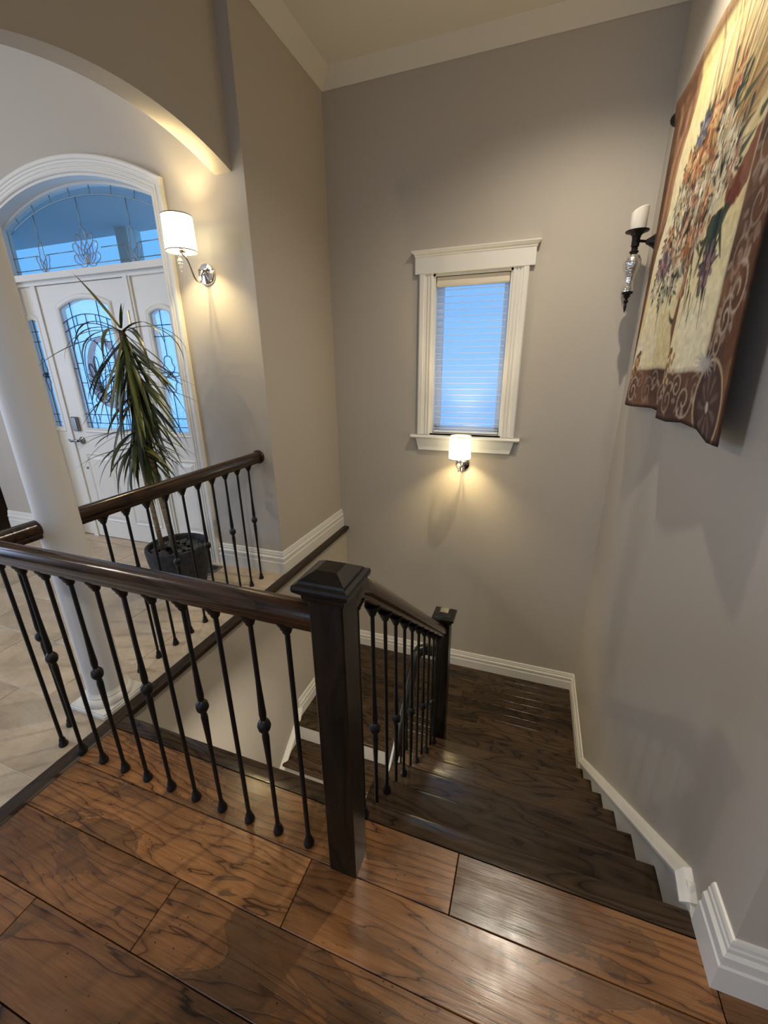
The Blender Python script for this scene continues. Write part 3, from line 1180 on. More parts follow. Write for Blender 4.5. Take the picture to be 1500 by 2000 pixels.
# slab
SX0, SX1 = -3.747, -2.834
GX0, GX1, GZ0, GZC, GR = -3.546, -3.032, 1.015, 1.925, 0.055
w = MB()
top = lite(w, SX0, SX1, 0.012, 2.092, GX0, GX1, GZ0, GZC, GR)
raised_panel(w, -3.655, -3.335, 0.17, 0.80)
raised_panel(w, -3.245, -2.925, 0.17, 0.80)
slab = dpart('door_slab', w, M['trim'])
child('glass_frame', lite_frame(top, GX0, GX1, GZ0), M['trim'], slab, False, (DCX, YS, 1.4))
w = MB().strip([(x, GZ0 - 0.005) for x, z in top], [(x, z + 0.005) for x, z in top], YS + 0.004, YS + 0.008, XZ())
child('glass_pane', w, M['seedy'], slab, False, (DCX, YS, 1.4))
# leading of the door glass: border grid, oval with tulip motif
c = MB()
YD = YS + 0.001
gc = (GX0 + GX1) / 2


def topz(x, off):
    t = (x - GX0) / (GX1 - GX0)
    return GZC + GR * (1 - (2 * t - 1) ** 2) - off


for off in (0.10, 0.165):
    came(c, [(GX0 + (GX1 - GX0) * i / 10, topz(GX0 + (GX1 - GX0) * i / 10, off)) for i in range(11)], YD)
for x in (GX0 + 0.045, GX0 + 0.115, GX1 - 0.115, GX1 - 0.045):
    came(c, [(x, GZ0), (x, topz(x, 0.0 if abs(x - gc) < 0.2 else 0.10))], YD)
for z in (GZ0 + 0.045, GZ0 + 0.115):
    came(c, [(GX0, z), (GX1, z)], YD)
for z in (1.22, 1.38, 1.53, 1.68):
    came(c, [(GX0 + 0.045, z), (GX0 + 0.115, z)], YD)
    came(c, [(GX1 - 0.045, z), (GX1 - 0.115, z)], YD)
came(c, [(GX0, 1.49), (GX0 + 0.045, 1.49)], YD)
for t in (0.3, 0.5, 0.7):
    x = GX0 + (GX1 - GX0) * t
    came(c, [(x, topz(x, 0.10)), (x, topz(x, 0.165))], YD)
    came(c, [(x, GZ0 + 0.045), (x, GZ0 + 0.115)], YD)
oval = [(gc + 0.125 * math.cos(2 * PI * i / 28), 1.46 + 0.235 * math.sin(2 * PI * i / 28)) for i in range(29)]
came(c, oval, YD)
came(c, [(gc, 1.695), (gc, topz(gc, 0.165))], YD)
came(c, [(gc, 1.225), (gc, GZ0 + 0.115)], YD)
for ang in (-0.75, -0.35, 0.0, 0.35, 0.75):
    came(c, loop(gc, 1.31, 0.035, 0.27 - 0.12 * abs(ang), ang), YD)
for s in (-1, 1):
    came(c, loop(gc, 1.30, 0.03, 0.11, s * 2.2), YD)
l = child('leading', c, M['lead'], slab, 'all', (DCX, YS, 1.4))
l['kind'] = 'stuff'
# hardware
w = MB().bbox(-3.705, -3.640, YS - 0.028, YS, 0.985, 1.105, 0.006)
child('keypad_lock', w, M['nickel'], slab, False, (-3.67, YS, 1.04))
w = MB().lathe([(0.030, 0.0), (0.031, 0.008), (0.024, 0.014), (0.011, 0.018), (0.011, 0.045)], 18, (-3.655, YS, 0.905), 'y')
w.tube([(-3.655, YS - 0.045, 0.905), (-3.69, YS - 0.048, 0.907), (-3.735, YS - 0.046, 0.900), (-3.765, YS - 0.044, 0.912)], 0.009, 8)
child('lever_handle', w, M['nickel'], slab, 'auto', (-3.655, YS, 0.905))
w = MB().lathe([(0.012, 0), (0.011, 0.006), (0.006, 0.008)], 10, (-3.677, YS, 0.662), 'y')
child('door_stop', w, M['nickel'], slab, 'auto', (-3.677, YS, 0.662))
for z in (1.83, 1.05, 0.25):
    w = MB().box(SX1 - 0.022, SX1 + 0.016, YS - 0.003, YS + 0.002, z - 0.05, z + 0.05)
    for q in range(3):
        w.lathe([(0.008, -0.016), (0.008, 0.016)], 10, (SX1 + 0.003, YS - 0.010, z + (q - 1) * 0.036))
    child('hinge', w, M['brass'], slab, False, (SX1, YS, z))
# mullions
w = MB().box(-3.800, SX0 - 0.003, 2.488, 2.545, 0.0, 2.10).box(SX1 + 0.003, -2.765, 2.488, 2.545, 0.0, 2.10)
w.box(SX1 + 0.018, -2.783, 2.480, 2.49, 0.0, 2.10)
dpart('mullion', w, M['trim'])


def sidelight(x0, x1, gx0, gx1, rise, panel):
    w = MB()
    top = lite(w, x0, x1, 0.012, 2.095, gx0, gx1, 1.015, 1.85, rise)
    if panel:
        raised_panel(w, gx0 - 0.02, gx1 + 0.02, 0.17, 0.80)
    s = dpart('sidelight', w, M['trim'])
    child('glass_frame', lite_frame(top, gx0, gx1, 1.015), M['trim'], s, False, (gx0, YS, 1.4))
    w = MB().strip([(x, 1.01) for x, z in top], [(x, z + 0.005) for x, z in top], YS + 0.004, YS + 0.008, XZ())
    child('glass_pane', w, M['seedy'], s, False, (gx0, YS, 1.4))
    c = MB()
    m_ = (gx0 + gx1) / 2
    hw = (gx1 - gx0) / 2
    for z in (1.055, 1.12, 1.70, 1.775):
        came(c, [(gx0, z), (gx1, z)], YD, 0.0028)
    came(c, [(m_, 1.01), (m_, 1.31)], YD, 0.0028)
    came(c, [(m_, 1.57), (m_, 1.87)], YD, 0.0028)
    came(c, loop(m_, 1.44, hw * 0.62, 0.13, 0.0), YD, 0.0028)
    came(c, loop(m_, 1.44, hw * 0.62, 0.13, PI), YD, 0.0028)
    came(c, loop(m_, 1.44, 0.02, hw * 0.95, PI / 2), YD, 0.0028)
    came(c, loop(m_, 1.44, 0.02, hw * 0.95, -PI / 2), YD, 0.0028)
    came(c, [(m_ + 0.022 * math.cos(2 * PI * i / 10), 1.44 + 0.022 * math.sin(2 * PI * i / 10)) for i in range(11)], YD, 0.0028)
    l = child('leading', c, M['lead'], s, 'all', (gx0, YS, 1.4))
    l['kind'] = 'stuff'


sidelight(DX0 + 0.012, -3.803, -3.935, -3.845, 0.012, False)
sidelight(-2.762, DX1 - 0.012, -2.648, -2.470, 0.025, True)

# outside: wreath, porch ceiling, added post
t = tag(empty('door_wreath', (-3.30, 2.585, 1.46)), 'grey twig wreath hanging outside behind the front door glass', 'wreath')
rg = random.Random(3)
w = MB()
ring = [(0.155 * math.cos(2 * PI * i / 30), 0.0, 0.245 * math.sin(2 * PI * i / 30)) for i in range(31)]
w.tube(ring, 0.022, 7, [0.020 + 0.012 * (1 - math.sin(2 * PI * i / 30)) for i in range(31)])
obj('ring', w, M['twig'], t, 'all')
w = MB()
for i in range(160):
    a = rg.uniform(0, 2 * PI)
    p = Vector((0.155 * math.cos(a), rg.uniform(-0.02, 0.02), 0.245 * math.sin(a)))
    d = Vector((rg.uniform(-1, 1), rg.uniform(-.5, .5), rg.uniform(-1, 1))).normalized() * rg.uniform(0.04, 0.085)
    w.tube([p - d * 0.5, p + d * 0.5], 0.0022, 3)
tag(obj('twigs', w, M['twig'], t), kind='stuff')
w = MB().box(-7.4, -1.8, 2.56, 3.75, 2.78, 2.84)
struct('ceiling_porch', w, M['porch'])
w = MB().box(-4.05, -3.90, 3.58, 3.74, -0.3, 2.78)
tag(obj('pale_shape_post', w, M['trim']), 'white square post added outside for the pale shape in the transom', 'post')  # added post standing in for an unidentified pale shape behind the glass
w = MB().box(-8, -1.86, 2.56, 9, -0.4, -0.3)
struct('floor_porch', w, M['porch'])

# ------------------------------------------------------------------ stair window
win = empty('window_1', ((WX0 + WX1) / 2, YB, 1.5))
win['kind'] = 'structure'
win['label'] = 'tall narrow white window above the landing'
wo = (-0.527, YB, 1.5)
for s, xa in ((1, WX0), (-1, WX1)):
    prof = [(0, 0), (0, 0.012), (0.010, 0.016), (0.018, 0.016), (0.020, 0.011), (0.026, 0.011), (0.029, 0.016), (0.041, 0.016), (0.044, 0.011), (0.050, 0.011), (0.053, 0.016), (0.066, 0.017),
            (0.070, 0.024), (0.098, 0.025), (0.106, 0.020), (0.108, 0.0)]
    w = MB().prism([(xa - s * a, YB - b) for a, b in prof], 0.935, 2.132, XY)
    child('side_casing', w, M['trim'], win, False, wo)
w = MB().box(-0.952, -0.096, YB - 0.028, YB, 2.132, 2.250)
child('head_casing', w, M['trim'], win, False, wo)
w = MB()
cp = [(0, 0), (0.030, 0.0), (0.036, 0.008), (0.036, 0.014), (0.042, 0.024), (0.056, 0.034), (0.060, 0.040), (0.060, 0.052), (0, 0.052)]
w.sweep2d([(-0.952, YB), (-0.952, YB - 0.0001), (-0.096, YB - 0.0001), (-0.096, YB)], [(0, 0), (0.001, 0)], lambda a, b, d: (a, b, 2.2 + d))
w = MB()
vs = []
for off, z in [(0.028, 0.0), (0.034, 0.004), (0.034, 0.012), (0.040, 0.020), (0.050, 0.027), (0.054, 0.032), (0.054, 0.040)]:
    e = off - 0.028
    vs += [(-0.952 - e, YB, 2.242 + z), (-0.952 - e, YB - off, 2.242 + z), (-0.096 + e, YB - off, 2.242 + z), (-0.096 + e, YB, 2.242 + z)]
n7 = 7
fs = [(0, 1, 2, 3), tuple(range(len(vs) - 1, len(vs) - 5, -1))]
for i in range(n7 - 1):
    for j in range(3):
        fs.append((i * 4 + j, i * 4 + 4 + j, i * 4 + 5 + j, i * 4 + 1 + j))
w.add(vs, fs)
child('head_crown', w, M['trim'], win, False, wo)
w = MB()
sp = [(YB, 0.905), (YB - 0.040, 0.905), (YB - 0.050, 0.909), (YB - 0.055, 0.918), (YB - 0.050, 0.927), (YB - 0.040, 0.932), (YB + 0.12, 0.935), (YB + 0.12, 0.905)]
w.prism(sp[:6] + [(YB, 0.932)], -0.972, -0.088, lambda a, b, d: (d, a, b))
w.box(WX0, WX1, YB, YB + 0.10, 0.905, 0.9445)
child('sill', w, M['trim'], win, 'auto', wo)
w = MB().prism([(-0.932, 0.905), (-0.128, 0.905), (-0.156, 0.805), (-0.904, 0.805)], YB - 0.020, YB, XZ())
child('apron', w, M['trim'], win, False, wo)
w = MB()
for (a, b, c_, d) in ((WX0, WX0 + 0.016, 0.945, WZ1), (WX1 - 0.016, WX1, 0.945, WZ1), (WX0, WX1, WZ1 - 0.016, WZ1)):
    w.box(a, b, YB, YB + 0.15, c_, d)
child('jamb', w, M['trim'], win, False, wo)
w = MB()
a, b, c_, d = WX0 + 0.016, WX1 - 0.016, 0.945, WZ1 - 0.016
for q in ((a, a + 0.045, c_, d), (b - 0.045, b, c_, d), (a, b, c_, c_ + 0.05), (a, b, d - 0.045, d)):
    w.box(q[0], q[1], YB + 0.10, YB + 0.14, q[2], q[3])
child('sash_frame', w, M['frost'], win, False, wo)
w = MB().box(a + 0.03, b - 0.03, YB + 0.118, YB + 0.123, c_ + 0.03, d - 0.03)
child('glass_pane', w, M['glass'], win, False, wo)

bl = tag(empty('window_blind', (-0.527, YB + 0.045, 0.95)), 'sheer white horizontal vane blind filling the stair window', 'blind')
bo = (-0.527, YB + 0.045, 1.5)
bx0, bx1 = WX0 + 0.020, WX1 - 0.020
w = MB().bbox(bx0, bx1, YB + 0.012, YB + 0.075, 2.045, 2.110, 0.008)
child('headrail', w, M['cassette'], bl, 'auto', bo)
vane_m = None
NV = 24
for i in range(NV):
    z = 0.985 + (2.025 - 0.985) * i / (NV - 1)
    if vane_m is None:
        vane_m = MB().prism([(-0.009, -0.001), (0.0, 0.0015), (0.009, -0.001), (0.009, -0.003), (0.0, -0.0005), (-0.009, -0.003)], bx0 + 0.527 + 0.006, bx1 + 0.527 - 0.006, lambda a, b, d: (d, a, b)).mesh('slat', M['vane'], 'auto')
    put('slat', vane_m, bl, (0, 0.0, z - 0.95))
w = MB().box(bx0 + 0.004, bx1 - 0.004, YB + 0.028, YB + 0.029, 0.965, 2.05)
child('sheer_panel', w, M['sheer'], bl, False, bo)
w = MB().bbox(bx0 + 0.002, bx1 - 0.002, YB + 0.030, YB + 0.060, 0.950, 0.968, 0.004)
child('bottom_rail', w, M['vane'], bl, False, bo)
w = MB().bbox(bx1 + 0.004, bx1 + 0.010, YB + 0.02, YB + 0.03, 1.13, 1.20, 0.002)
child('cord_clip', w, M['nickel'], bl, False, bo)

# ------------------------------------------------------------------ wall sconces


def sconce(loc, label, px, swing=0.0):
    t = tag(empty('wall_sconce', loc), label, 'lamp', 'fabric shade wall sconces')
    # origin on the wall, facing -Y
    obj('wall_plate', MB().lathe([(0.062, 0.0), (0.062, 0.006), (0.056, 0.014), (0.030, 0.020), (0.012, 0.022)], 32, axis='y'), M['chrome'], t, 'auto')
    w = MB()
    w.tube([(-0.035, -0.030, 0.022), (0, -0.026, 0.020), (0.035, -0.030, 0.022)], 0.0075, 8)
    w.tube([(0, -0.018, 0.02), (0, -0.04, 0.018), (0, -0.055, -0.02)], 0.008, 8)
    pts = [(0, -0.03, 0.01), (0, -0.048, -0.012), (0, -0.058, -0.042), (0, -0.076, -0.058), (0, -0.098, -0.054), (0, -0.116, -0.034), (0, -0.130, -0.004),
           (0, -0.143, 0.030), (0, -0.158, 0.056), (0, -0.176, 0.066), (0, -0.188, 0.070), (0, -0.19, 0.09)]
    w.tube(pts, 0.0055, 8)
    w.tube([(0, -0.186, 0.080), (0, -0.212, 0.078), (0, -0.224, 0.062), (0, -0.214, 0.052)], 0.004, 6)
    obj('arm', w, M['chrome'], t, 'all')
    w = MB().lathe([(0.020, 0.080), (0.024, 0.086), (0.010, 0.092), (0.013, 0.096), (0.013, 0.14)], 16, (0, -0.19, 0))
    obj('lamp_holder', w, M['chrome'], t, 'auto')
    w = MB().lathe([(0.004, 0.012), (0.010, 0.030), (0.005, 0.046), (0.012, 0.052), (0.017, 0.064), (0.012, 0.076), (0.003, 0.084)], 8, (0, -0.214, -0.034))
    obj('crystal_drop', w, M['crystal'], t)
    r1, r0, z0, z1 = 0.082, 0.086, 0.082, 0.262
    sh = MB().lathe([(r0, z0), (r1, z1), (r1 - 0.003, z1), (r0 - 0.003, z0), (r0, z0)], 40, (0, -0.19, 0), cap=False)
    s_ = obj('shade', sh, M['shade'], t, 'auto')
    for r, z in ((r0 + 0.0008, z0), (r1 + 0.0008, z1 - 0.005)):
        obj('binding', MB().lathe([(r, z), (r, z + 0.005), (r - 0.005, z + 0.005), (r - 0.005, z), (r, z)], 40, (0, -0.19, 0), cap=False), M['band'], s_, 'auto')
    obj('bulb', MB().lathe([(0.010, 0.136), (0.018, 0.156), (0.024, 0.181), (0.018, 0.202), (0.004, 0.212)], 14, (0, -0.19, 0)), M['bulb'], t, 'all')
    l = lamp('sconce_light', 'POINT', (0, -0.19, 0.168), 64, (1.0, 0.80, 0.42), 0.03)
    l.parent = t
    return t


sconce((-2.018, YF, 2.035), 'lit chrome sconce with drum shade on the wall beside the front door', 0)
sconce((-0.522, YB, 0.700), 'lit chrome sconce with drum shade under the stair window', 0)

# ------------------------------------------------------------------ potted plant
pp = tag(empty('potted_plant', (-2.255, 2.005, 0)), 'tall yucca with drooping strap leaves in a charcoal pot on the tile', 'plant')
prof = [(0.135, 0.0), (0.150, 0.012), (0.178, 0.12), (0.197, 0.24), (0.203, 0.31), (0.201, 0.328), (0.192, 0.334), (0.180, 0.328), (0.176, 0.29), (0.05, 0.275)]
obj('pot', MB().lathe(prof, 48), M['pot'], pp, 'auto')
obj('soil', MB().lathe([(0.176, 0.268), (0.172, 0.284), (0.09, 0.290), (0.001, 0.288)], 32), M['soil'], pp, 'auto')
rp = random.Random(11)
pm = []
for k in range(4):
    b = bmesh.new()
    bmesh.ops.create_icosphere(b, subdivisions=2, radius=1)
    for v in b.verts:
        v.co *= 1 + rp.uniform(-0.12, 0.12)
    me = bpy.data.meshes.new('pebble')
    b.to_mesh(me)
    b.free()
    me.materials.append(M['pebble'])
    me.shade_smooth()
    pm.append(me)
for i in range(46):
    r = 0.155 * math.sqrt(rp.random())
    a = rp.uniform(0, 2 * PI)
    o = put('pebble', pm[i % 4], pp, (r * math.cos(a), r * math.sin(a), 0.294 + rp.uniform(0, 0.008)), (0, 0, rp.uniform(0, 6)))
    s = rp.uniform(0.013, 0.027)
    o.scale = (s * rp.uniform(1, 1.5), s, s * 0.62)
T0 = (-2.255, 2.005)
tr1 = [(-0.075, -0.055, 0.27), (-0.085, -0.06, 0.55), (-0.10, -0.055, 0.85), (-0.12, -0.045, 1.12)]
tr2 = [(0.0, -0.02, 0.27), (-0.03, -0.02, 0.60), (-0.075, -0.015, 1.0), (-0.10, -0.01, 1.35), (-0.105, -0.005, 1.70)]
obj('trunk', MB().tube(tr1, 0.015, 9, [0.017, 0.015, 0.015, 0.016]), M['trunk'], pp, 'all')
obj('trunk', MB().tube(tr2, 0.019, 10, [0.021, 0.019, 0.019, 0.020, 0.018]), M['trunk'], pp, 'all')


def leaf(base, az, el, L, droop, wd, n=9):
    wd *= 1.22
    pts = []
    p = Vector(base)
    e = el
    for i in range(n + 1):
        pts.append(p.copy())
        d = Vector((math.cos(az) * math.cos(e), math.sin(az) * math.cos(e), math.sin(e)))
        p = p + d * (L / n)
        e = max(-1.5, e - droop * (0.4 + 1.2 * i / n) / n)
    side = Vector((-math.sin(az), math.cos(az), 0))
    vs, fs = [], []
    o = pts[0]
    for i, q in enumerate(pts):
        t = i / n
        w_ = wd * (0.55 + 0.9 * t if t < 0.35 else (1 - ((t - 0.35) / 0.65) ** 1.6) * 0.865 + 0.02)
        nrm = side.cross((pts[min(i + 1, n)] - pts[max(i - 1, 0)]).normalized())
        vs += [q - side * w_ / 2 + nrm * w_ * 0.12 - o, q - o, q + side * w_ / 2 + nrm * w_ * 0.12 - o]
        if i:
            k = i * 3
            fs += [(k - 3, k - 2, k + 1, k), (k - 2, k - 1, k + 2, k + 1)]
    mb = MB()
    mb.add(vs, fs)
    me = mb.mesh('leaf', M['leaf'], 'all', fix=False)
    return put('leaf', me, pp, o)


rl = random.Random(5)
TOP = (-0.105, -0.005)
# upper head: a few stiff young leaves, arching ones, and a hanging skirt
leaf((TOP[0], TOP[1], 1.71), math.radians(176), 0.85, 0.46, 0.25, 0.024)
leaf((TOP[0], TOP[1], 1.71), math.radians(60), 1.35, 0.16, 0.3, 0.018)
leaf((TOP[0], TOP[1], 1.71), math.radians(340), 1.15, 0.15, 0.3, 0.018)
for a, e, L, d in ((188, 0.55, 0.42, 2.3), (205, 0.35, 0.40, 2.6), (230, 0.15, 0.42, 2.2), (355, 0.45, 0.42, 2.2), (10, 0.3, 0.50, 2.4), (335, 0.1, 0.5, 2.0),
                   (300, 0.2, 0.45, 2.4), (265, 0.1, 0.4, 2.6), (120, 0.4, 0.42, 2.4), (60, 0.4, 0.45, 2.4)):
    leaf((TOP[0], TOP[1], 1.69), math.radians(a), e, L, d, 0.024)
for i in range(104):
    z = 1.69 - 0.44 * (i / 104)
    az = rl.uniform(0, 2 * PI)
    if rl.random() < 0.35:
        az = math.radians(rl.uniform(-70, 40))
    leaf((TOP[0] + 0.014 * math.cos(az), TOP[1] + 0.014 * math.sin(az), z), az, rl.uniform(-1.35, -0.75) if i % 4 else rl.uniform(-0.7, -0.1), rl.uniform(0.36, 0.56), rl.uniform(0.3, 0.9), rl.uniform(0.018, 0.027))
for i in range(14):
    z = rl.uniform(1.32, 1.55)
    az = rl.choice([PI, 0.0]) + rl.uniform(-0.7, 0.7)
    leaf((TOP[0], TOP[1], z), az, rl.uniform(-0.35, 0.35), rl.uniform(0.25, 0.36), rl.uniform(0.1, 0.8), 0.016)
# lower head on the second trunk
for i in range(52):
    z = 1.13 - 0.16 * (i / 52)
    az = rl.uniform(0, 2 * PI)
    leaf((-0.12, -0.045, z), az, rl.uniform(-1.05, 0.1), rl.uniform(0.30, 0.50), rl.uniform(0.4, 1.3), rl.uniform(0.018, 0.028))

# ------------------------------------------------------------------ floor register beside the pot
fv = tag(empty('floor_register', (-2.335, 2.262, 0)), 'metal floor register grille beside the charcoal pot', 'vent')
w = MB()
for q in ((-0.145, 0.145, -0.075, -0.058), (-0.145, 0.145, 0.058, 0.075), (-0.145, -0.126, -0.058, 0.058), (0.126, 0.145, -0.058, 0.058)):
    w.box(q[0], q[1], q[2], q[3], 0.0, 0.006)
obj('frame', w, M['nickel'], fv)
obj('duct_shade_sheet', MB().box(-0.126, 0.126, -0.058, 0.058, 0.0, 0.0015), M['sub'], fv)  # flat dark sheet under the bars, in place of the shaded opening
bar = MB().box(-0.0028, 0.0028, -0.058, 0.058, 0.001, 0.005).mesh('bar', M['nickel'])
for i in range(13):
    put('bar', bar, fv, (-0.110 + 0.0183 * i, 0, 0))
obj('cross_bar', MB().box(-0.126, 0.126, -0.003, 0.003, 0.001, 0.0055), M['nickel'], fv)

# ------------------------------------------------------------------ candle sconce on the right wall
cs = tag(empty('candle_sconce', (XW, 3.205, 2.157)), 'dark bronze candle sconce with a mercury glass drop on the right wall', 'candle holder')
cx, cy = 0.468, 3.205
w = MB().lathe([(0.052, 0.0), (0.050, -0.006), (0.034, -0.022), (0.020, -0.045), (0.012, -0.060)], 24, (XW, cy, 2.162), 'x')
child('wall_plate', w, M['bronze'], cs, 'auto', (XW, cy, 2.162))
w = MB().tube([(XW - 0.05, cy, 2.162), (0.52, cy, 2.165), (cx, cy, 2.172)], 0.0075, 8)
child('arm', w, M['bronze'], cs, 'auto', (cx, cy, 2.167))
w = MB().lathe([(0.014, 2.137), (0.022, 2.142), (0.022, 2.182), (0.026, 2.199), (0.040, 2.211), (0.062, 2.217), (0.064, 2.223), (0.060, 2.225), (0.001, 2.223)], 32, (cx, cy, 0))
child('dish', w, M['bronze'], cs, 'auto', (cx, cy, 2.2))
w = MB().lathe([(0.012, 2.099), (0.020, 2.105), (0.026, 2.115), (0.016, 2.125), (0.018, 2.133), (0.014, 2.139)], 20, (cx, cy, 0))
child('neck', w, M['bronze'], cs, 'auto', (cx, cy, 2.117))
w = MB().lathe([(0.012, 2.103), (0.034, 2.095), (0.047, 2.072), (0.049, 2.047), (0.042, 2.017), (0.030, 1.987), (0.025, 1.962), (0.026, 1.937), (0.032, 1.912), (0.031, 1.899), (0.010, 1.895)], 24, (cx, cy, 0))
child('glass_drop', w, M['mercury'], cs, 'auto', (cx, cy, 2.0))
w = MB().lathe([(0.032, 1.897), (0.030, 1.889), (0.018, 1.881), (0.020, 1.873), (0.010, 1.863), (0.007, 1.857), (0.014, 1.849), (0.012, 1.839), (0.006, 1.833), (0.009, 1.817), (0.006, 1.799), (0.001, 1.782)], 16, (cx, cy, 0))
child('finial', w, M['bronze'], cs, 'auto', (cx, cy, 1.837))
cd = tag(empty('pillar_candle', (cx, cy, 2.2255)), 'ivory pillar candle with a slanted melted top on the bronze sconce', 'candle')
w = MB()
vs, fs = [], []
seg = 28
for r, z, sl in ((0.043, 0.0, 0), (0.044, 0.003, 0), (0.044, 0.10, 0.35), (0.041, 0.104, 0.35), (0.034, 0.098, 0.35), (0.001, 0.094, 0.35)):
    for j in range(seg):
        a = 2 * PI * j / seg
        vs.append((r * math.cos(a), r * math.sin(a), z + sl * r * (math.cos(a) * 0.8 - math.sin(a) * 0.5)))
for i in range(5):
    for j in range(seg):
        fs.append((i * seg + j, i * seg + (j + 1) % seg, (i + 1) * seg + (j + 1) % seg, (i + 1) * seg + j))
fs += [tuple(range(seg - 1, -1, -1)), tuple(5 * seg + j for j in range(seg))]
w.add(vs, fs)
obj('wax', w, M['wax'], cd, 'auto')
obj('wick', MB().tube([(0, 0, 0.09), (0.001, 0, 0.104), (0.004, 0, 0.112)], 0.0012, 5), M['dark'], cd)

# ------------------------------------------------------------------ tapestry
tp = tag(empty('tapestry', (XW, 2.28, 2.70)), 'large floral woven tapestry hanging from a dark rod on the right wall', 'tapestry')
TY0, TY1, TZ0, TZ1 = 3.075, 1.45, 1.255, 2.752   # left (far), right (near), bottom, top


def paint(NU, NVV):
    rs = np.random.RandomState(4)
    u, v = np.meshgrid(np.linspace(0, 1, NU), np.linspace(0, 1, NVV))   # v up
    asp = (TZ1 - TZ0) / abs(TY0 - TY1)

    def C(r, g, b):
        return np.array(srgb(r, g, b)[:3])

    def nz(sx, sy, seed):
        r = np.random.RandomState(seed)
        g = r.rand(sy + 2, sx + 2)
        x, y = u * sx, v * sy
        i, j = x.astype(int), y.astype(int)
        fx, fy = x - i, y - j
        fx, fy = fx * fx * (3 - 2 * fx), fy * fy * (3 - 2 * fy)
        return (g[j, i] * (1 - fx) + g[j, i + 1] * fx) * (1 - fy) + (g[j + 1, i] * (1 - fx) + g[j + 1, i + 1] * fx) * fy

    def fbm(sx, sy, seed, o=4):
        t = 0
        a = 0.5
        for k in range(o):
            t = t + a * nz(sx * 2 ** k, sy * 2 ** k, seed + k)
            a *= 0.5
        return t / 0.94

    img = np.zeros((NVV, NU, 3))

    def blend(mask, col):
        m = np.clip(mask, 0, 1)[..., None]
        img[:] = img * (1 - m) + np.asarray(col) * m

    img[:] = C(238, 222, 166)
    n1 = fbm(3, 4, 10)
    blend(np.clip((n1 - 0.5) * 4, 0, 1) * 0.8, C(244, 232, 196))
    blend(np.clip((0.47 - n1) * 4, 0, 1) * 0.7, C(222, 192, 118))
    n2 = fbm(9, 5, 20)
    blend(np.clip((n2 - 0.58) * 6, 0, 1) * 0.55, C(232, 224, 200))
    # golden drapery at the upper left and ochre upper field
    blend(np.clip((v - 0.62) * 3, 0, 1) * np.clip(0.9 - abs(u - 0.30) * 2.4, 0, 1) * 0.8, C(230, 200, 112))
    dl = 0.12 + 0.30 * np.clip(v - 0.35, 0, 1) ** 1.4 + 0.02 * np.sin(v * 23)
    folds = 0.5 + 0.5 * np.sin((u - dl) * 70 + 8 * fbm(4, 4, 30))
    mk = np.clip((dl - u) * 40, 0, 1)
    blend(mk, C(150, 106, 72))
    blend(mk * folds * 0.55, C(196, 152, 108))
    blend(mk * np.clip((fbm(9, 9, 40) - 0.47) * 6, 0, 1) * 0.8, C(100, 68, 50))
    blend(np.clip((0.07 - u) * 40, 0, 1) * 0.8, C(92, 62, 46))
    # wheat and grasses fanning behind the flowers
    def stroke(u0, v0, u1, v1, w0, w1, col, al=1.0, bend=0.0):
        du, dv = u1 - u0, (v1 - v0) * asp
        L2 = du * du + dv * dv + 1e-9
        t = np.clip(((u - u0) * du + (v - v0) * asp * dv) / L2, 0, 1)
        px = u0 + t * du + bend * np.sin(PI * t) * (-dv)
        pv = v0 * asp + t * dv + bend * np.sin(PI * t) * du
        d = np.hypot(u - px, v * asp - pv)
        wd = w0 + (w1 - w0) * t
        blend(np.clip((wd - d) / 0.004 + 0.5, 0, 1) * al, col)

    def blob(cu, cv, ru, rv, ang, col, al=1.0, rough=0.25, seed=None):
        ca, sa = math.cos(ang), math.sin(ang)
        x, y = (u - cu), (v - cv) * asp
        a, b = (x * ca + y * sa) / ru, (-x * sa + y * ca) / rv
        d = np.sqrt(a * a + b * b) + (NF - 0.5) * rough * 2
        blend(np.clip((1 - d) / 0.22 + 0.3, 0, 1) * al, col)

    NF = fbm(30, 30, 60, 3)
    for i in range(60):
        a = rs.uniform(-0.25, 1.05)
        L = rs.uniform(0.18, 0.5)
        u0, v0 = 0.52 + rs.uniform(-0.1, 0.1), 0.56 + rs.uniform(-.08, .1)
        col = [C(168, 130, 70), C(196, 158, 92), C(140, 104, 62), C(214, 186, 124)][rs.randint(4)]
        stroke(u0, v0, u0 + L * math.sin(a), v0 + L * math.cos(a) / asp, 0.012, 0.001, col, 0.7, rs.uniform(-.08, .08))
    for i in range(16):
        a = rs.uniform(0.5, 1.25)
        stroke(0.64, 0.56, 0.64 + 0.3 * math.sin(a), 0.56 + 0.3 * math.cos(a), 0.016, 0.002, [C(178, 138, 76), C(150, 112, 62), C(206, 170, 108)][i % 3], 0.8)
    for du, dv in ((0.02, 0.34), (0.09, 0.30), (-0.02, 0.28), (0.13, 0.24)):
        stroke(0.54, 0.6, 0.54 + du, 0.6 + dv, 0.013, 0.001, C(150, 88, 62), 0.9)
    # red drape in the right field
    blob(0.815, 0.515, 0.075, 0.030, 0.55, C(136, 62, 42), 0.9, 0.9)
    blob(0.770, 0.488, 0.035, 0.032, 0.6, C(120, 54, 38), 0.85, 0.9)
    # dark foliage
    greens = [C(36, 48, 44), C(52, 70, 66), C(40, 62, 66), C(70, 76, 60), C(28, 32, 34)]
    for i in range(90):
        cu, cv = 0.53 + rs.normal() * 0.13, 0.52 + rs.normal() * 0.11
        a = rs.uniform(0, 2 * PI)
        L = rs.uniform(0.03, 0.09)
        stroke(cu, cv, cu + L * math.cos(a), cv + L * math.sin(a), 0.010, 0.001, greens[rs.randint(5)], 0.9, rs.uniform(-.2, .2))
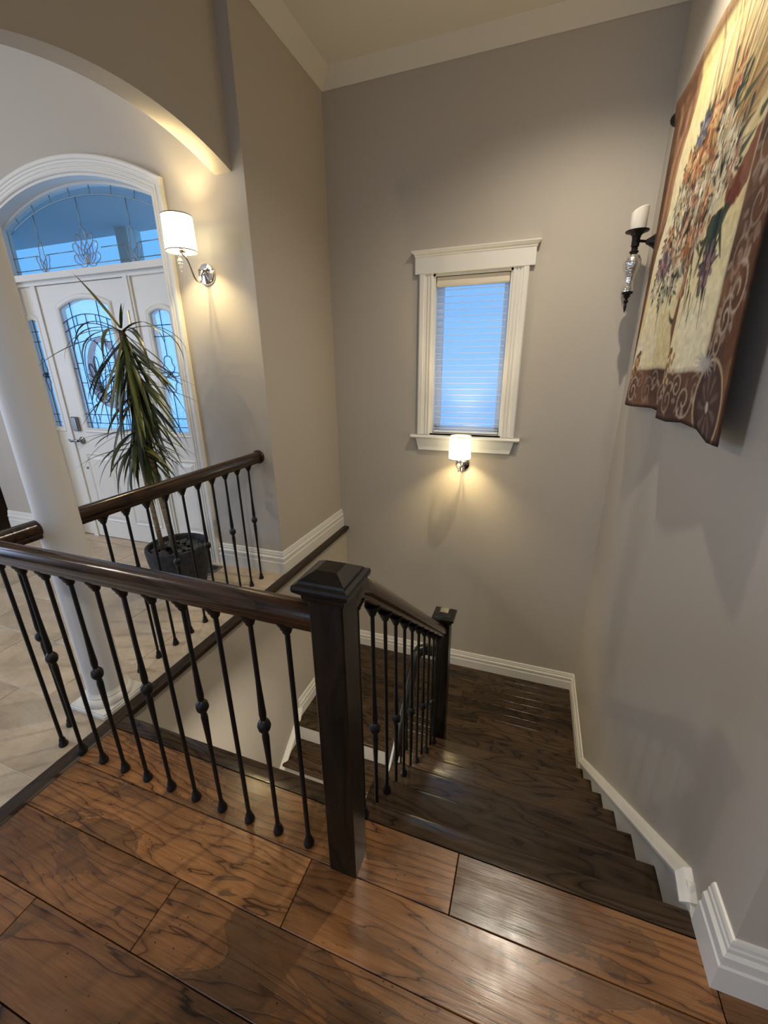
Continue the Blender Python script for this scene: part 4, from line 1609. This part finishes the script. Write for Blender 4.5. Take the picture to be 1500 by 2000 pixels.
    for i in range(22):
        a = rs.uniform(-2.2, -0.9)
        stroke(0.70 + rs.normal() * .02, 0.46, 0.70 + rs.normal() * .03 + 0.10 * math.cos(a), 0.46 + 0.11 * math.sin(a), 0.011, 0.002, greens[rs.randint(4)], 0.95)
    for i in range(14):
        stroke(0.38 + rs.normal() * .03, 0.47, 0.37 + rs.normal() * .05, 0.43 + rs.normal() * .02, 0.012, 0.002, greens[rs.randint(5)], 0.95)
    for i in range(12):
        stroke(0.62, 0.70 + rs.normal() * .02, 0.66 + rs.normal() * .03, 0.73 + rs.normal() * .03, 0.010, 0.001, greens[rs.randint(3)], 0.9)
        stroke(0.60 + rs.normal() * .03, 0.60, 0.74 + rs.normal() * .03, 0.60 + rs.normal() * .04, 0.010, 0.001, C(96, 88, 86), 0.7)

    def flower(cu, cv, r, cols, n=0, core=None):
        for k in range(9):
            a = rs.uniform(0, 2 * PI)
            stroke(cu + .6 * r * math.cos(a), cv + .6 * r * math.sin(a) / asp, cu + 1.35 * r * math.cos(a), cv + 1.35 * r * math.sin(a) / asp, 0.009, 0.001, greens[rs.randint(5)], 0.9)
        for ring, (d, m_) in enumerate(((0.72, 13), (0.46, 10), (0.22, 6))):
            for k in range(m_):
                a = 2 * PI * k / m_ + rs.normal() * .18 + ring
                c_ = cols[rs.randint(len(cols))] * (0.74 + 0.16 * ring + rs.uniform(-.06, .08))
                blob(cu + d * r * math.cos(a), cv + d * r * math.sin(a) / asp, r * rs.uniform(.26, .36), r * rs.uniform(.10, .17), a, c_, 0.95)
                if rs.rand() < .4:
                    stroke(cu + (d - .2) * r * math.cos(a), cv + (d - .2) * r * math.sin(a) / asp, cu + (d + .22) * r * math.cos(a), cv + (d + .22) * r * math.sin(a) / asp, 0.0022, 0.0008, C(96, 58, 38), 0.7)
        for k in range(5):
            blob(cu + rs.normal() * r * .1, cv + rs.normal() * r * .1, r * .07, r * .06, 0, C(120, 78, 44), .9)

    OR = [C(206, 138, 82), C(222, 172, 104), C(182, 108, 66), C(228, 190, 136), C(160, 100, 66)]
    PK = [C(206, 160, 124), C(222, 190, 156), C(184, 130, 100), C(230, 208, 178), C(160, 112, 84)]
    WH = [C(230, 216, 178), C(214, 198, 160), C(240, 228, 196), C(196, 178, 140)]
    MV = [C(150, 116, 124), C(176, 140, 142), C(126, 96, 108)]
    BL = [C(120, 118, 138), C(150, 150, 160), C(92, 92, 112)]
    for cu, cv, r, c in ((0.43, 0.67, 0.085, OR), (0.53, 0.63, 0.085, OR), (0.47, 0.74, 0.05, OR), (0.46, 0.52, 0.085, PK), (0.39, 0.46, 0.065, PK), (0.55, 0.47, 0.075, PK),
                         (0.52, 0.40, 0.05, PK), (0.60, 0.56, 0.05, PK), (0.50, 0.57, 0.06, WH), (0.62, 0.62, 0.06, WH), (0.45, 0.43, 0.05, WH), (0.37, 0.58, 0.05, WH),
                         (0.66, 0.53, 0.055, WH), (0.58, 0.68, 0.05, WH), (0.36, 0.40, 0.05, WH), (0.42, 0.36, 0.035, WH), (0.33, 0.345, 0.03, WH), (0.71, 0.36, 0.05, MV),
                         (0.40, 0.75, 0.04, BL), (0.31, 0.44, 0.04, MV), (0.48, 0.46, 0.045, OR), (0.44, 0.59, 0.04, PK), (0.27, 0.52, 0.05, PK), (0.25, 0.45, 0.045, MV), (0.31, 0.62, 0.05, WH), (0.24, 0.39, 0.04, WH), (0.33, 0.69, 0.045, OR), (0.70, 0.60, 0.04, WH), (0.73, 0.55, 0.04, PK), (0.30, 0.53, 0.03, OR), (0.56, 0.53, 0.04, OR), (0.61, 0.75, 0.035, OR)):
        flower(cu, cv, r, c)
    for i in range(60):
        cu, cv = 0.50 + rs.normal() * 0.10, 0.53 + rs.normal() * 0.09
        blob(cu, cv, rs.uniform(.006, .014), rs.uniform(.004, .008), rs.uniform(0, 3), (PK + WH + OR)[rs.randint(14)], 0.95)
    for i in range(60):
        cu, cv = 0.52 + rs.normal() * 0.12, 0.50 + rs.normal() * 0.10
        a = rs.uniform(1.2, 1.9)
        stroke(cu, cv, cu + .05 * math.cos(a), cv + .05 * math.sin(a), 0.003, 0.001, C(40, 34, 30), 0.85)
    # stems and ribbon
    for i in range(18):
        u0 = rs.choice([0.33, 0.42, 0.60, 0.70, 0.72]) + rs.normal() * .015
        v0 = rs.uniform(0.30, 0.42)
        stroke(u0, v0, u0 + rs.normal() * .02, v0 - rs.uniform(.05, .10), 0.004, 0.0008, C(44, 40, 34), 0.9)
    for va in np.linspace(0.165, 0.42, 40):
        wv = 0.008 + 0.030 * abs(math.sin((va - 0.165) * 12.3))
        blob(0.525 + 0.018 * math.sin(va * 20), va, wv, 0.012, 0, C(134, 84, 58) if wv > .02 else C(70, 46, 36), 0.9, 0.15)
    for i in range(26):
        blob(0.52 + rs.normal() * .02, rs.uniform(.3, .42), .012, .01, 0, C(196, 140, 96), 0.6)
    # brown borders
    def border(mask, seed):
        n = fbm(12, 12, seed)
        blend(mask, C(112, 78, 58))
        blend(mask * np.clip((n - 0.5) * 5, 0, 1) * 0.8, C(138, 92, 58))
        blend(mask * np.clip((0.46 - n) * 6, 0, 1) * 0.7, C(80, 58, 50))

    rb = 0.818 + 0.075 * np.clip(v - 0.13, 0, 1)
    br = np.clip((u - rb) * 90, 0, 1)
    bb = np.clip((0.133 - v) * 90, 0, 1)
    border(np.maximum(br, bb), 80)
    blend(np.clip(1 - abs(u - rb) * 160, 0, 1) * (v > .13) * .8, C(206, 190, 160))
    blend(np.clip(1 - abs(v - 0.133) * 160, 0, 1) * (u < .83) * .8, C(206, 190, 160))
    blend(np.clip((0.90 - u) * -14, 0, 1) * (v > 0.16) * 0.7, C(112, 66, 38))
    blend(np.clip((fbm(14, 20, 81) - .5) * 5, 0, 1) * br * .6, C(150, 104, 66))
    LT = [C(176, 152, 128), C(196, 174, 146), C(158, 132, 110)]

    def scroll(cu, cv, r, turns, ang, col, w0=0.006, flip=1):
        pts = []
        for i in range(30):
            t = i / 29
            a = ang + flip * t * turns * 2 * PI
            rr = r * (1 - 0.82 * t)
            pts.append((cu + rr * math.cos(a), cv + rr * math.sin(a) / asp))
        for p, q in zip(pts[:-1], pts[1:]):
            stroke(p[0], p[1], q[0], q[1], w0 * .62, w0 * .5, col, 0.62)

    for cu in (0.10, 0.235, 0.37, 0.50, 0.63, 0.745):
        scroll(cu, 0.055, 0.048, 1.5, 0.5, LT[int(cu * 30) % 3], 0.005, 1 if int(cu * 100) % 2 else -1)
        scroll(cu + 0.055, 0.09, 0.03, 1.2, 2.5, LT[(int(cu * 30) + 1) % 3], 0.004, -1)
        for k in range(6):
            a = rs.uniform(0, 6.28)
            blob(cu + .055 * math.cos(a), .06 + .035 * math.sin(a), .014, .007, a, LT[rs.randint(3)], .5)
    for cu in (0.215, 0.565):
        for k in range(40):
            t = rs.rand()
            blob(cu + rs.normal() * .032 * (1 - t * .6), 0.10 + 0.085 * t, .010, .008, 0, [C(158, 112, 66), C(190, 146, 92), C(116, 78, 48), C(206, 170, 120)][rs.randint(4)], .95)
    # corner medallion
    mu, mv, mr = 0.893, 0.062, 0.088
    dm = np.hypot(u - mu, (v - mv) * asp)
    blend(np.clip((mr - dm) * 150, 0, 1), C(86, 64, 58))
    th = np.arctan2((v - mv) * asp, u - mu)
    pet = np.clip(np.cos(th * 9 + 3 * dm / mr) * 1.6 + (NF - .5) * 2, 0, 1) * np.clip((mr * .78 - dm) * 120, 0, 1) * np.clip((dm - .012) * 150, 0, 1)
    blend(pet * .55, C(140, 112, 94))
    blend(np.clip(1 - abs(dm - mr) / 0.006, 0, 1), C(204, 176, 132))
    blend(np.clip((0.013 - dm) * 200, 0, 1), C(206, 186, 164))
    for k in range(14):
        a = k * 2 * PI / 14
        stroke(0.83, 0.145, 0.83 + .055 * math.cos(a), 0.145 + .03 * math.sin(a), .005, .001, C(188, 178, 172), .85)
    for (cu, cv, r, a, f) in ((0.875, 0.185, 0.034, 3.4, -1), (0.90, 0.235, 0.040, 1.0, 1), (0.935, 0.28, 0.05, 2.0, -1), (0.90, 0.34, 0.04, 0.0, 1), (0.94, 0.42, 0.05, 2.2, -1),
                              (0.915, 0.52, 0.045, 0.6, 1), (0.945, 0.62, 0.05, 2.4, -1), (0.93, 0.74, 0.045, 0.3, 1), (0.945, 0.86, 0.05, 2.4, -1)):
        scroll(cu, cv, r, 1.4, a, LT[rs.randint(3)], 0.006, f)
        for k in range(9):
            aa = rs.uniform(0, 6.28)
            blob(cu + r * 1.1 * math.cos(aa), cv + r * 1.1 * math.sin(aa) / asp, .014, .007, aa, LT[rs.randint(3)], .45)
    blend(np.clip((0.012 - v) * 150, 0, 1) * .8, C(46, 34, 30))
    blend(np.clip((u - 0.988) * 150, 0, 1) * .8, C(60, 40, 30))
    blend(np.clip((v - 0.95) * 60, 0, 1) * .85, C(112, 78, 56))
    lum = img.mean(-1, keepdims=True)
    img = lum + (img - lum) * 0.86
    img *= (0.78 + 0.44 * fbm(70, 70, 95, 3))[..., None]
    return np.clip(img, 0, 1)


NU, NVV = 330, 330
img = paint(NU, NVV)
uu, vv = np.meshgrid(np.linspace(0, 1, NU), np.linspace(0, 1, NVV))
yy = TY0 + (TY1 - TY0) * uu + 0.012 * np.sin(vv * 9.0) * (uu < 0.02)
zz_ = TZ0 + (TZ1 - TZ0) * vv
loose = (1 - vv) ** 1.2
foot = np.interp(uu, [0, 0.06, 0.13, 0.20, 0.30, 0.44, 0.485, 0.515, 0.56, 0.66, 0.76, 0.84, 0.92, 1.0], [0.036, 0.045, 0.075, 0.092, 0.080, 0.050, 0.036, 0.040, 0.068, 0.074, 0.066, 0.050, 0.056, 0.068])
xx = XW - 0.034 * (1 - loose) - foot * loose - 0.004 * np.sin(uu * 15 + vv * 3)
# the near edge bellies out
edge = uu ** 1.6
xx -= edge * 0.030 * np.sin(np.clip(vv, 0, 1) * PI) ** 0.8
xx += np.clip((0.16 - uu) / 0.16, 0, 1) ** 2 * 0.004 * (1 - vv)
zz_ += loose ** 3 * np.interp(uu, [0, 0.25, 0.44, 0.49, 0.52, 0.66, 0.76, 0.84, 0.93, 1.0], [0.0, 0.004, 0.022, 0.016, -0.004, 0.0, 0.016, 0.010, -0.012, -0.006])
yy += np.clip((uu - 0.8) / 0.2, 0, 1) * 0.03 * np.sin(np.clip((vv - 0.03) * 3.2, 0, PI))
xx -= 0.012 * np.clip((vv - 0.93) / 0.05, 0, 1)
xx = np.minimum(xx, XW - 0.006)
verts = np.stack([xx, yy, zz_], -1).reshape(-1, 3) - np.array([XW, 2.28, 2.70])
idx = np.arange(NU * NVV).reshape(NVV, NU)
quads = np.stack([idx[:-1, :-1], idx[1:, :-1], idx[1:, 1:], idx[:-1, 1:]], -1).reshape(-1, 4)
me = bpy.data.meshes.new('cloth')
me.vertices.add(len(verts))
me.vertices.foreach_set('co', verts.ravel().astype(np.float32))
me.loops.add(quads.size)
me.loops.foreach_set('vertex_index', quads.ravel().astype(np.int32))
me.polygons.add(len(quads))
me.polygons.foreach_set('loop_start', (np.arange(len(quads)) * 4).astype(np.int32))
me.update(calc_edges=True)
me.validate()
ca = me.color_attributes.new('weave', 'FLOAT_COLOR', 'POINT')
rgba = np.ones((NU * NVV, 4), np.float32)
rgba[:, :3] = img.reshape(-1, 3)
ca.data.foreach_set('color', rgba.ravel())
me.materials.append(M['tapestry'])
me.shade_smooth()
cloth = put('cloth', me, tp)
sol = cloth.modifiers.new('thickness', 'SOLIDIFY')
sol.thickness = 0.004
sol.offset = 0
w = MB().tube([(0.562, 1.44, 2.708), (0.562, 3.10, 2.708)], 0.010, 12)
rod = child('hanging_rod', w, M['bronze'], tp, 'auto', (0.562, 2.28, 2.708))
for ye, s in ((3.10, 1), (1.44, -1)):
    w = MB().lathe([(0.012, 0.0), (0.020, 0.006), (0.015, 0.014), (0.030, 0.028), (0.034, 0.044), (0.024, 0.060), (0.002, 0.066)], 12, (0, 0, 0), 'y')
    w.v = [(a, -s * b if s > 0 else b, c) for a, b, c in w.v]
    o = obj('finial', w, M['bronze'], rod, 'auto', loc=(0, ye - 2.28, 0))
for ye in (3.03, 1.55):
    w = MB().tube([(XW, ye, 2.708), (0.562, ye, 2.708)], 0.007, 8).lathe([(0.022, 0.0), (0.020, -0.006), (0.008, -0.010)], 14, (XW, ye, 2.708), 'x')
    child('rod_bracket', w, M['bronze'], tp, 'auto', (XW, ye, 2.708))
bpy.context.view_layer.update()
